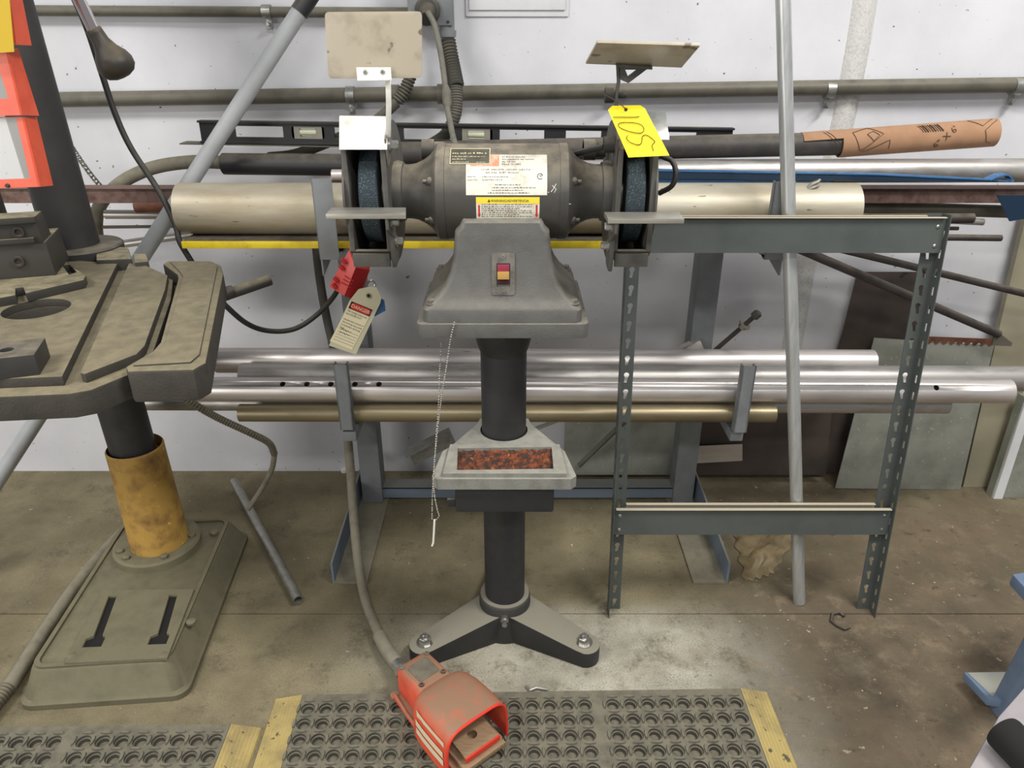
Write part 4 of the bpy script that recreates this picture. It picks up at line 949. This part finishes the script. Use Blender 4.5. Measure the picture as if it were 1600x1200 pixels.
# wheels, guards, rests
for s in (-1, 1):
    xi, xo = GX+s*.222, GX+s*(.295 if s < 0 else .288); xm = GX+s*.256
    R = .138; cut = -.098; tt = .010
    def circ(R, a0, a1, n): return [(R*math.sin(math.radians(a0+(a1-a0)*k/n)), R*math.cos(math.radians(a0+(a1-a0)*k/n))) for k in range(n+1)]
    th = math.degrees(math.acos(cut/-R)) if False else math.degrees(math.asin(.098/R))
    # angle measured from +z towards +y (back); front gap is near y=-cut
    arc = circ(R, -th, 180+th, 44)
    g = None
    for X in (xi, xo):
        q = MB(); q.prism([V((X-tt/2, GY+y, GZ+z)) for y, z in arc], (tt, 0, 0)); o = q.build('guard_side', 'guard_grey', t, bevel=.0012)
        if X == xo:
            q = MB(); q.lathe([(.115, -.001), (.115, .003), (.11, .004)], V((X+s*tt/2, GY+.008, GZ)), (s, 0, 0), 48); q.build('guard_cover', 'guard_grey', o)
    q = MB(); arc2 = circ(R, -th+3, 180+th, 44)
    q.loft([[V((xi, GY+y, GZ+z)), V((xo, GY+y, GZ+z)), V((xo, GY+y*.965, GZ+z*.965)), V((xi, GY+y*.965, GZ+z*.965))] for y, z in arc2]); q.build('guard_rim', 'guard_grey', t)
    # front lip at the bottom of the mouth
    zb = GZ-R*math.cos(math.radians(th))
    q = MB(); q.prism([V((xi, GY-.101, zb-.031)), V((xo, GY-.101, zb-.031)), V((xo, GY-.104, zb-.004)), V((xi, GY-.104, zb-.004))], (0, .008, 0)); q.build('guard_lip', 'guard_grey', t, bevel=.001)
    # wheel
    q = MB(); q.lathe([(.02, -.018), (.098, -.018), (.1005, -.0155), (.1005, .0155), (.098, .018), (.02, .018)], V((xm, GY, GZ)), (1, 0, 0), 64); wh = q.build('grinding_wheel', 'stone', t)
    q = MB(); q.lathe([(.045, -.024), (.045, .024)], V((xm, GY, GZ)), (1, 0, 0), 32); q.lathe([(.016, -.03), (.016, .03)], V((xm, GY, GZ)), (1, 0, 0), 6); q.build('wheel_flange', 'steel_plain', wh)
    # spark arrester on top front
    y0, z0 = GY-.107, GZ+.104
    if s < 0:
        q = MB(); c0, c1 = P(530, 234, Y=1.408), P(605, 234, Y=1.408); e0, e1 = P(530, 184, Y=1.47), P(605, 185, Y=1.47)
        q.prism([c0, c1, e1, e0], (0, .002, .004)); q.build('spark_arrester', 'zinc_white_glare', t, bevel=.001)
    else:
        q = MB(); c0, c1 = P(975, 218, Y=1.44), P(1046, 219, Y=1.44); e0, e1 = P(975, 178, Y=1.49), P(1040, 177, Y=1.49)
        q.prism([c0, c1, e1, e0], (0, .002, .004)); q.build('spark_arrester', 'zinc', t, bevel=.001)
    # shield arm plate and bolt on the inner side
    q = MB(); xa = xi - s*.006
    q.prism([V((xa, GY-.105, GZ+.115)), V((xa, GY-.04, GZ+.15)), V((xa, GY-.02, GZ+.10)), V((xa, GY-.07, GZ+.07)), V((xa, GY-.092, GZ+.065))], (-s*.003, 0, 0)); q.build('shield_plate', 'guard_grey' if s > 0 else 'steel_plain', t)
    q = MB(); q.hexbolt(V((xa-s*.003, GY-.07, GZ+.10)), (-s, 0, 0), .009, .014); q.build('shield_bolt', 'zinc', t)
    # tool rest
    if s < 0:
        pr = [P(509, 337, Y=1.345), P(634, 335, Y=1.345), P(634, 322, Y=1.402), P(518, 323, Y=1.402)]
    else:
        pr = [P(950, 344, Y=1.345), P(1069, 346, Y=1.345), P(1061, 330, Y=1.402), P(944, 326, Y=1.402)]
    zr = sum(p.z for p in pr)/4
    for p in pr: p.z = zr
    q = MB(); q.prism(pr, (0, 0, -.009)); tre = q.build('tool_rest', 'steel_rest', t, bevel=.0008)
    xb = xi - s*.008
    q = MB(); q.prism([V((xb, 1.347, zr-.006)), V((xb, 1.402, zr-.006)), V((xb, 1.425, zr-.045)), V((xb, 1.418, zr-.062)), V((xb, 1.385, zr-.05)), V((xb, 1.349, zr-.03))], (-s*.006, 0, 0)); br = q.build('rest_bracket', 'guard_grey', t, bevel=.001)
    q = MB(); xk = xi - s*.004
    q.prism([V((xk, 1.400, zr-.035)), V((xk, 1.412, zr-.028)), V((xk, 1.47, zr-.09)), V((xk, 1.46, zr-.118)), V((xk, 1.418, zr-.122)), V((xk, 1.408, zr-.10))], (-s*.008, 0, 0)); q.build('rest_arm', 'guard_grey', t, bevel=.001)
    for y, z, x in ((1.378, zr-.022, xb-s*.006), (1.43, zr-.072, xk-s*.008)):
        q = MB(); q.hexbolt(V((x, y, z)), (-s, 0, 0), .008, .012); q.build('rest_bolt', 'zinc', br)
# left eye shield
YS = 1.40
c = [P(507, 18, Y=YS), P(659, 17, Y=YS), P(662, 124, Y=YS+.004), P(510, 122, Y=YS+.004)]
cen = sum(c, V())/4; ex_ = (c[1]-c[0]).normalized(); ez_ = ((c[0]+c[1]-c[2]-c[3])/2).normalized(); w_, h_ = (c[1]-c[0]).length, (c[0]-c[3]).length
q = MB(); q.prism([cen+ex_*x+ez_*y for x, y in rrect(w_, h_, .007)], (0, .004, 0)); sh = q.build('eye_shield', 'shield_tan', t, bevel=.0008)
b0, b1 = P(557, 105, Y=YS-.002), P(612, 126, Y=YS-.002)
q = MB(); q.span((b0.x, YS-.004, b1.z), (b1.x, YS-.001, b0.z)); q.prism([V((b0.x, YS-.004, b1.z)), V((b1.x, YS-.004, b1.z)), V((b1.x, YS-.03, b1.z+.002)), V((b1.x-.012, YS-.03, b1.z+.002))], (0, 0, .002)); br = q.build('shield_bracket', 'zinc_white_glare', sh)
for u in (571, 598):
    q = MB(); q.lathe([(.0045, 0), (.003, .003)], P(u, 113, Y=YS-.004), (0, -1, 0), 12); q.build('rivet', 'zinc', br)
q = MB(); a, b, d_ = P(606, 118, Y=YS-.02), P(607, 165, Y=YS-.01), P(606, 215, Y=1.43)
q.loft([[p+V((-.0045, 0, 0)), p+V((.0045, 0, 0)), p+V((.0045, .006, 0)), p+V((-.0045, .006, 0))] for p in (a, b, d_)]); q.build('shield_arm', 'zinc_white_glare', t, bevel=.001)
# right eye shield, flipped up
n0_, n1_, f1_, f0_ = P(933, 67, Y=1.36), P(1094, 72, Y=1.36), P(1065, 106, Y=1.455), P(915, 100, Y=1.455)
nr = (n1_-n0_).cross(f0_-n0_).normalized()
if nr.z < 0: nr = -nr
q = MB(); q.prism([n0_, n1_, f1_, f0_], nr*.005); sh = q.build('eye_shield', 'shield_tan', t, bevel=.001)
q = MB(); a, b = P(962, 97, Y=1.452), P(1018, 101, Y=1.452)
q.prism([a, b, b+V((0, -.012, -.004)), a+V((0, -.012, -.004))], (0, 0, -.004)); q.prism([P(967, 104, Y=1.45), P(1014, 106, Y=1.45), P(982, 130, Y=1.45), P(968, 124, Y=1.45)], (0, .003, 0), [[P(977, 109, Y=1.45), P(994, 109, Y=1.45), P(981, 119, Y=1.45)]])
br = q.build('shield_bracket', 'guard_grey', sh)
q = MB(); pth = [P(966, 105, Y=1.45), P(967, 128, Y=1.45), P(963, 150, Y=1.45), P(964, 175, Y=1.45), P(968, 215, Y=1.45)]
q.loft([[p+V((-.003, 0, 0)), p+V((.003, 0, 0)), p+V((.003, .008, 0)), p+V((-.003, .008, 0))] for p in pth]); ar = q.build('shield_arm', 'guard_grey', t)
q = MB(); q.lathe([(.013, 0), (.013, .016), (.005, .017), (.005, .04)], P(945, 149, Y=1.46), (1, 0, 0), 14); q.build('wing_knob', 'black_rubber', ar)
q = MB(); q.lathe([(.015, 0), (.015, .02)], P(943, 226, Y=1.45), (1, 0, 0), 14); q.build('guard_knob', 'black_rubber', t)
q = MB(); q.tube(spline([P(1036, 245, Y=1.53), P(1050, 252, Y=1.52), P(1056, 270, Y=1.51), P(1050, 290, Y=1.51), P(1030, 302, Y=1.53)], 8), .0055, 10); q.build('lamp_cord', 'cord_black', t)
q = MB(); q.tube(spline([P(945, 229, Y=1.45), P(915, 236, Y=1.5), P(893, 243, Y=1.55)], 6), .006, 10); q.build('cord', 'cord_black', t)
# yellow lot tag
YT = 1.375
tp = [P(950, 172, Y=YT+.03), P(957, 166, Y=YT+.03), P(1000, 165, Y=YT+.03), P(1008, 170, Y=YT+.03), P(1046, 243, Y=YT), P(982, 246, Y=YT)]
hc = P(978, 171, Y=YT+.028)
q = MB(); q.prism(tp, (0, .001, .0005)); tg = tag(q.build('lot_tag', 'tag_yellow', smooth=False), 'bright yellow tag with handwritten 105 hanging on the right guard', 'tag')
q = MB(); q.lathe([(.0028, -.0012), (.0028, .0004)], hc, (0, -1, .2), 14); q.build('eyelet', 'ink_black', tg)
q = MB(); q.tube(spline([hc+V((0, -.003, 0)), P(970, 163, Y=1.40), P(958, 155, Y=1.42), P(942, 147, Y=1.43)], 5), .0009, 6); q.build('wire', 'steel_dark', tg)
def tagp(u, v):
    f = (v-168)/76; return P(u, v, Y=YT+.03*(1-f)-.0012)
for pts in ([(958, 183), (975, 183), (992, 183), (999, 182)],
            [(975, 191), (967, 193), (968, 199), (982, 205), (999, 208), (1006, 204), (1003, 196), (992, 192), (975, 191)],
            [(981, 211), (979, 216), (984, 222), (995, 226), (1002, 224), (1004, 213), (1010, 211), (1019, 217), (1023, 222), (1019, 227), (1021, 236)]):
    q = MB(); q.tube(spline([tagp(u, v) for u, v in pts], 6), .00065, 6); q.build('handwriting', 'ink', tg)
# ball chain
t = thing('ball_chain', 'ball pull chain hanging from the grinder base with a white end', 'chain', P(678, 850, Y=1.36))
def beads(pts, step=.0052, r=.0019):
    pts = spline(pts, 30); out = []; acc = 0
    for i in range(1, len(pts)):
        acc += (pts[i]-pts[i-1]).length
        if acc >= step: out.append(pts[i]); acc -= step
    q = MB()
    for p in out: q.lathe([(.0004, -r), (r*.8, -r*.6), (r, 0), (r*.8, r*.6), (.0004, r)], p, (0, 0, 1), 6)
    return q
q = beads([P(711, 500, Y=1.372), P(704, 530, Y=1.37), P(698, 570, Y=1.37), P(690, 620, Y=1.37), P(684, 670, Y=1.37), P(679, 720, Y=1.3), P(676, 770, Y=1.3), P(675, 812, Y=1.3)]); o = q.build('bead_strand', 'steel_rest', t); o['kind'] = 'stuff'
q = beads([P(690, 530, Y=1.40), P(687, 580, Y=1.39), P(685, 640, Y=1.375), P(681, 690, Y=1.34), P(678, 760, Y=1.3), P(683, 795, Y=1.3), P(686, 806, Y=1.3), P(681, 813, Y=1.3)]); o = q.build('bead_strand', 'steel_rest', t); o['kind'] = 'stuff'
q = MB(); q.tube([P(679, 812, Y=1.3), P(677, 848, Y=1.3), P(675, 853, Y=1.3)], .0022, 8); q.build('pull_end', 'paper_white', t)
# lockout box with danger tag
YK = 1.69
t = thing('lockout_device', 'red plastic plug lockout hanging below the left guard', 'lockout', P(545, 430, Y=YK))
A_, B_, C_, D_ = P(545, 391, Y=YK), P(556, 418, Y=YK-.02), P(538, 463, Y=YK-.02), P(514, 448, Y=YK)
E_, F_ = P(578, 422, Y=YK+.01), P(560, 471, Y=YK+.01)
q = MB(); q.prism([A_, B_, C_, D_], V((.004, .035, .008))); b = q.build('shell', 'lock_red', t, bevel=.002)
q = MB(); q.prism([B_, E_, F_, C_], V((-.004, .03, .004))); q.build('shell_side', 'lock_red_dark', t, bevel=.002)
for u, v in ((537, 408), (534, 418), (525, 437), (523, 447)):
    q = MB(); c = P(u, v, Y=YK-.012); q.box(c, (.014, .008, .008), Matrix.Rotation(math.radians(55), 3, 'Y')); q.build('hinge_clip', 'lock_red_dark', t, bevel=.001)
for k in range(3):
    a = P(533+k*2.6, 441-k*5, Y=YK-.016); b2 = P(548+k*2.2, 449-k*5, Y=YK-.021); q = MB(); q.cyl(a, b2, .0012, 6); q.build('rib', 'lock_red_dark', t)
q = MB(); q.tube(spline([P(572, 445, Y=YK+.005), P(580, 438, Y=YK), P(586, 444, Y=YK), P(582, 458, Y=YK-.006), P(574, 462, Y=YK-.006)], 6), .0025, 8); q.build('shackle', 'zinc', t)
YD = 1.672
dt = [P(u, v, Y=YD) for u, v in ((577, 448), (588, 449), (596, 465), (594, 474), (556, 554), (514, 540), (546, 470), (560, 452))]
q = MB(); q.prism(dt, (0, .0012, 0)); dg_ = tag(q.build('danger_tag', 'tag_laminate', smooth=False), 'cream danger tag hanging from the red lockout device', 'tag')
qx = (P(594, 480, Y=YD)-P(553, 463, Y=YD)).normalized(); qz = (P(557, 552, Y=YD)-P(594, 474, Y=YD)).normalized(); o_ = P(548, 469, Y=YD-.0012)
tw = .050; fT = lambda x, y: o_ + (qx*x - qz*y)*1.24
q = MB(); q.prism([fT(.001, .0), fT(tw-.004, 0), fT(tw-.008, -.098), fT(-.004, -.098)], (0, .0006, 0)); q.build('paper', 'tag_cream', dg_)
fT2 = lambda x, y: fT(x, y) + V((0, -.0004, 0))
q = MB(); q.prism([fT2(.002, -.001), fT2(tw-.005, -.001), fT2(tw-.005, -.017), fT2(.002, -.017)], (0, .0003, 0)); q.build('danger_band', 'ink_black', dg_)
fT3 = lambda x, y: fT(x, y) + V((0, -.0008, 0)); fT4 = lambda x, y: fT(x, y) + V((0, -.0012, 0))
q = MB(); q.prism([fT3(tw/2-.001+x, -.009+y) for x, y in rrect(.040, .0125, .006)], (0, .0003, 0)); q.build('danger_oval', 'label_red', dg_)
text('print', 'DANGER', .0105, lambda x, y: fT4(.0055+x, -.0126+y), 'tag_cream', dg_, width=.036)
for i, s in enumerate(('This energy source has', 'been LOCKED OUT!', '', 'Unauthorized removal of', 'this lock/tag may result', 'in immediate discharge.', 'Name:')):
    if s: text('print', s, .0052, lambda x, y, i=i: fT2(.002+x, -.0235-.0064*i+y), 'ink_black', dg_, width=min(.040, .0019*len(s)))
for i in range(5):
    q = MB(); q.cyl(fT2(.001, -.064-.0065*i), fT2(tw-.009, -.064-.0065*i), .0003, 5); q.build('ruled_line', 'ink_black', dg_)
for y0 in (-.0655, -.073):
    q = MB(); q.tube(spline([fT2(.006+.0022*k, y0+.0035*abs(math.sin(k*1.9))) for k in range(10)], 4), .0005, 5); q.build('handwriting', 'ink_black', dg_)
q = MB(); q.lathe([(.006, 0), (.006, .001), (.003, .001), (.003, 0)], P(576, 462, Y=YD-.0015), (0, -1, 0), 20); q.build('eyelet', 'brass_tube', dg_)
q = MB(); q.prism([P(u, v, Y=YD+.008) for u, v in ((586, 462), (600, 470), (602, 486), (585, 495))], (0, .006, 0)); tag(q.build('blue_padlock', 'blue', bevel=.001), 'blue padlock body half hidden behind the danger tag', 'padlock')
# ---------------------------------------------------------------- drill press
CX, CY = -1.03, 1.73
t = thing('drill_press', 'floor standing drill press with yellow column sleeve and cast iron table', 'drill press', (CX, CY, 0))
BR = rotz(5); b_ = lambda x, y, z: V((CX+.014, CY, 0)) + BR @ V((x, y, z))
q = MB()
rr = lambda w, y0, y1, r, z: [b_(x, y+(y0+y1)/2, z) for x, y in rrect(w, y1-y0, r, 5)]
q.loft([rr(.392, -.482, .165, .035, .001), rr(.392, -.482, .165, .035, .016), rr(.376, -.473, .155, .035, .022), rr(.330, -.450, .13, .03, .088), rr(.320, -.445, .125, .03, .093)]); ba = q.build('base', 'base_iron', t)
q = MB(); outer = rr(.320, -.445, .125, .03, .093); inner = rr(.298, -.434, .114, .022, .093)
q.prism(outer, (0, 0, .006), [inner]); q.build('base_rim', 'base_iron', ba)
# machined plate with two slots
ps = [P(u, v, Z=.097) for u, v in ((160, 926), (304, 924), (262, 1032), (102, 1040))]
def pp(s, w): return ps[0].lerp(ps[1], s).lerp(ps[3].lerp(ps[2], s), w)
hs = []
for s0 in (.15, .80):
    s1 = s0+.05; hs.append([pp(s0-.045, .09), pp(s0+.045, .09), pp(s1+.045, .66), pp(s1+.085, .68), pp(s1+.085, .81), pp(s1-.105, .81), pp(s1-.105, .70), pp(s1-.045, .66)])
q = MB(); q.prism(ps, (0, 0, .008), hs); q.build('slotted_plate', 'base_iron_top', ba)
for h in hs:
    q = MB(); q.prism(h, (0, 0, .0012)); q.build('slot', 'slot_black', ba)
for u, v in ((113, 1027), (256, 1026), (299, 973), (335, 833)):
    q = MB(); q.lathe([(.012, 0), (.012, .006), (.009, .008)], P(u, v, Z=.098), (0, 0, 1), 12); q.build('base_bolt', 'base_iron', ba)
q = MB(); q.lathe([(.118, .09), (.118, .115), (.112, .12), (.07, .12)], (CX, CY, 0), n=40); fl_ = q.build('flange', 'base_iron_top', t)
for a in (-120, -55, 10, 80, 150, 215):
    q = MB(); q.hexbolt(V((CX+.097*math.cos(math.radians(a)), CY+.097*math.sin(math.radians(a)), .12)), (0, 0, 1), .011, .009, False); q.build('flange_bolt', 'base_iron', fl_)
q = MB(); q.lathe([(.0785, .118), (.078, .14), (.0735, .40), (.0735, .432), (.070, .436), (.070, .40), (.058, .40)], (CX+.010, CY, 0), (-.012, 0, 1), n=48); q.build('yellow_sleeve', 'drill_yellow', t)
q = MB(); q.cyl((CX+.008, CY, .13), (CX-.046, CY, 1.9), .0575, 48); q.build('column', 'drill_black', t)
# table
ZT = .975; TR = rotz(18)
T = lambda u, v: P(u, v, Z=ZT)
slab_ = [T(u, v) for u, v in ((-210, 430), (0, 408), (110, 404), (183, 412), (222, 408), (268, 426), (265, 455), (233, 545), (219, 562), (138, 594), (104, 600), (-170, 612), (-260, 560))]
hole_c = T(57, 482); hr = .058
hc_ = lambda z, r: [V((hole_c.x+r*math.cos(a), hole_c.y+r*math.sin(a), z)) for a in [2*math.pi*k/36 for k in range(36)]]
cl_ = [V((p.x, p.y, ZT-.016)) for p in slab_]
q = MB(); q.prism(cl_, (0, 0, -.042), [hc_(ZT-.016, hr)]); tb = q.build('table', 'table_iron', t, bevel=.003)
q = MB(); q.prism([T(u, v)-V((0, 0, .034)) for u, v in ((190, 412), (325, 414), (305, 550), (228, 548), (170, 560))], (0, 0, -.022)); q.build('pad_support', 'table_iron', tb)
def pad(px, name, bv=.003, holes=(), h=.016, dn=.016):
    q = MB(); q.prism([T(u, v)-V((0, 0, dn)) for u, v in px], (0, 0, h+dn-.016), holes); return q.build(name, 'table_iron', tb, bevel=bv)
pad([(-215, 432), (0, 408), (100, 405), (183, 412), (97, 588), (0, 592), (-168, 600), (-262, 560)], 'work_surface', .0015, [hc_(ZT-.016, hr)])
pad([(201, 411), (220, 411), (262, 430), (258, 452), (226, 540), (213, 553), (132, 584), (125, 582)], 'middle_pad', .0025)
pad([(254, 412), (262, 407), (330, 407), (345, 414), (349, 428), (322, 566), (302, 577), (198, 580), (196, 572), (238, 548), (250, 534), (278, 434), (276, 428)], 'outer_pad', .006, (), .016, .056)
pad([(266, 411), (328, 411), (340, 418), (312, 556), (298, 568), (208, 573), (246, 552), (258, 538), (286, 434), (283, 428)], 'outer_pad_top', .002, (), .019)
# table collar and bracket
q = MB(); q.lathe([(.058, .91), (.092, .91), (.092, .988), (.088, .992), (.058, .992)], (CX, CY, 0), n=44); q.build('table_collar', 'drill_black', t)
q = MB(); bk = [P(u, v, Z=.985) for u, v in ((150, 384), (200, 386), (206, 404), (150, 406))]; q.prism(bk, (0, 0, -.07)); q.build('clamp_bracket', 'vise', t, bevel=.004)
q = MB(); bk = [P(u, v, Z=.985) for u, v in ((208, 396), (228, 396), (232, 408), (210, 410))]; q.prism(bk, (0, 0, -.06)); q.build('clamp_bracket', 'vise', t, bevel=.003)
q = MB(); q.cyl(P(338, 466, Y=1.55), P(423, 437, Y=1.62), .0125, 16); q.build('lock_handle', 'vise', t, bevel=.002)
q = MB(); q.lathe([(.012, 0), (.016, .01), (.012, .03)], P(345, 462, Y=1.55), (1, .8, .3), 14); q.build('handle_boss', 'drill_black', t)
q = MB(); q.lathe([(.02, .0), (.02, -.03)], P(262, 600, Y=1.45), (0, 0, 1), 14); q.build('conduit_boss', 'drill_black', t)
HR = rotz(18); h_ = lambda x, y, z: V((CX-.04, CY, 0)) + HR @ V((x, y, z))
q = MB(); q.loft([[h_(x, y-.14, z) for x, y in rrect(w, d, .04, 5)] for z, w, d in ((1.80, .10, .58), (1.815, .13, .61), (1.93, .13, .61), (1.95, .10, .56))]); q.build('head', 'drill_black', t)
q = MB(); q.lathe([(.04, 1.81), (.04, 1.70), (.03, 1.69), (.03, 1.60), (.012, 1.56)], h_(0, -.42, 0), n=28); q.build('spindle', 'steel_plain', t)
# orange chuck guard
YO = 1.26
g = thing('chuck_guard', 'orange telescoping chuck guard at the upper left with clear windows', 'guard', P(20, 290, Y=YO))
def gframe(px_out, px_in, Y, sd, flange=.035):
    o_ = [P(u, v, Y=Y) for u, v in px_out]; i_ = [P(u, v, Y=Y) for u, v in px_in]
    q = MB(); q.prism(o_, (0, .004, 0), [i_]); fr_ = q.build('frame', 'orange', g)
    q = MB(); a, b = o_[1], o_[2]; q.prism([a, b, P(*sd[1], Y=Y+flange), P(*sd[0], Y=Y+flange)], V((.003, .001, 0))); q.build('frame_side', 'orange', fr_)
    q = MB(); q.prism(i_, (0, .002, 0)); q.build('clear_window', 'clear_guard', fr_)
    return fr_
gframe([(-190, 186), (34, 183), (60, 292), (-175, 300)], [(-160, 187), (25, 184.5), (47, 279), (-150, 286)], YO, [(54, 183), (80, 290)])
gframe([(-215, 78), (9, 80), (32, 180), (-200, 186)], [(-180, 95), (-5, 97), (13, 154), (-175, 158)], YO-.006, [(25, 76), (58, 181)])
gframe([(-255, -190), (-14, -190), (22, 70), (-215, 74)], [(-220, -170), (-30, -170), (0, 50), (-195, 55)], YO-.012, [(-6, -190), (46, 71)])
q = MB(); q.lathe([(.004, 0), (.003, .003)], P(12, 290, Y=YO), (0, -1, 0), 12); q.build('screw', 'steel_dark', g)
q = MB(); q.prism([P(u, v, Y=YO-.03) for u, v in ((-60, -20), (13, -20), (22, 81), (-50, 86))], (0, .0012, 0)); tag(q.build('yellow_tag', 'tag_gold', smooth=False), 'dull yellow tag hanging over the orange chuck guard', 'tag')
# feed handle
t2 = thing('feed_handle', 'chrome feed lever with a black dusty knob at the upper left', 'handle', P(170, 105, Y=1.42))
A, B = P(100, -50, Y=1.40), P(147, 48, Y=1.42); A = B + (A-B)*2.6
q = MB(); q.cyl(A, B, .0105, 20); q.build('lever', 'chrome', t2)
d = (P(180, 100, Y=1.43)-P(146, 46, Y=1.42)).normalized(); k0 = P(146, 46, Y=1.42)
q = MB(); q.lathe([(.010, -.003), (.0135, .0), (.0135, .006), (.0145, .02), (.020, .034), (.0285, .046), (.0325, .058), (.031, .070), (.024, .079), (.012, .084), (.001, .085)], k0, d, 32); q.build('knob', 'knob_black', t2, ang=60)
# vise on the table
e1 = TR @ V((1, 0, 0)); e2 = TR @ V((0, 1, 0))
vz = ZT+.018
t3 = thing('machine_vise', 'dark cast machine vise bolted on the drill press table', 'vise', P(40, 440, Z=ZT))
bp_ = [P(u, v, Z=vz) for u, v in ((92, 401), (134, 430), (131, 437), (40, 458), (36, 448), (24, 450), (24, 461), (-140, 490), (-180, 430))]
sl_ = [P(u, v, Z=vz) for u, v in ((97, 414), (108, 413), (120, 425), (108, 429))]
q = MB(); q.prism(bp_, (0, 0, -.018), [sl_]); q.build('base_flange', 'vise', t3, bevel=.0015)
c0 = P(88, 430, Z=vz)
vb = lambda x, y, z: c0 + e1*x + e2*y + V((0, 0, z))
q = MB(); q.loft([[vb(0, 0, 0), vb(0, .13, 0), vb(-.32, .13, 0), vb(-.32, 0, 0)], [vb(-.004, .004, .07), vb(-.004, .13, .07), vb(-.32, .13, .07), vb(-.32, .004, .07)]]); q.build('body', 'vise', t3, bevel=.003)
q = MB(); q.loft([[vb(-.006, .0, .07), vb(-.006, .07, .07), vb(-.32, .07, .07), vb(-.32, 0, .07)], [vb(-.010, .0, .122), vb(-.010, .06, .122), vb(-.32, .06, .122), vb(-.32, .0, .122)]]); jw = q.build('jaw', 'vise', t3, bevel=.003)
q = MB(); q.prism([vb(-.30, -.001, .072), vb(-.02, -.001, .072), vb(-.02, -.001, .082), vb(-.30, -.001, .082)], -e2*.006); q.build('jaw_rib', 'vise', jw, bevel=.001)
q = MB(); q.prism([vb(-.30, -.001, .112), vb(-.008, -.001, .112), vb(-.008, -.001, .124), vb(-.30, -.001, .124)], -e2*.008); q.build('jaw_rib', 'vise', jw, bevel=.001)
for x, z in ((-.045, .094), (-.06, .035), (-.13, .094)):
    q = MB(); q.lathe([(.011, 0), (.011, .005), (.007, .005), (.006, .001)], vb(x, 0, z), -e2, 16); q.build('cap_screw', 'steel_dark', t3)
q = MB(); q.loft([[vb(-.10, .10, .07), vb(-.10, .16, .07), vb(-.36, .16, .07), vb(-.36, .10, .07)], [vb(-.10, .10, .165), vb(-.10, .15, .165), vb(-.36, .15, .165), vb(-.36, .10, .165)]]); q.build('rear_jaw', 'vise', t3, bevel=.003)
# steel block with hole
zb = ZT+.034
fr_ = P(53, 554, Z=zb); bx_ = lambda x, y, z: fr_ + e1*x + e2*y + V((0, 0, z))
q = MB(); hl = [bx_(-.045+.0095*math.cos(a), .035+.0095*math.sin(a), 0) for a in [2*math.pi*k/20 for k in range(20)]]
q.prism([bx_(0, 0, 0), bx_(0, .072, 0), bx_(-.14, .072, 0), bx_(-.14, 0, 0)], (0, 0, -.034), [hl])
tag(q.build('steel_block', 'drill_black', bevel=.0015), 'dark steel block with a drilled hole on the drill press table', 'block')
# small floor debris
for i, (u, v, n_) in enumerate(((538, 737, 'nut'),)):
    q = MB(); q.lathe([(.012, 0), (.012, .012), (.009, .014)], P(u, v, Z=0), (0, 0, 1), 6); tag(q.build('floor_nut', 'paper_white'), 'small pale hex nut on the floor by the rack foot', 'nut')
q = MB(); q.tube([P(822, 1072, Z=.004), P(828, 1079, Z=.006), P(838, 1075, Z=.004), P(856, 1078, Z=.004)], [.003, .004, .005, .003], 7); tag(q.build('metal_scrap', 'galv'), 'tiny twisted metal scrap on the floor above the mat edge', 'scrap')
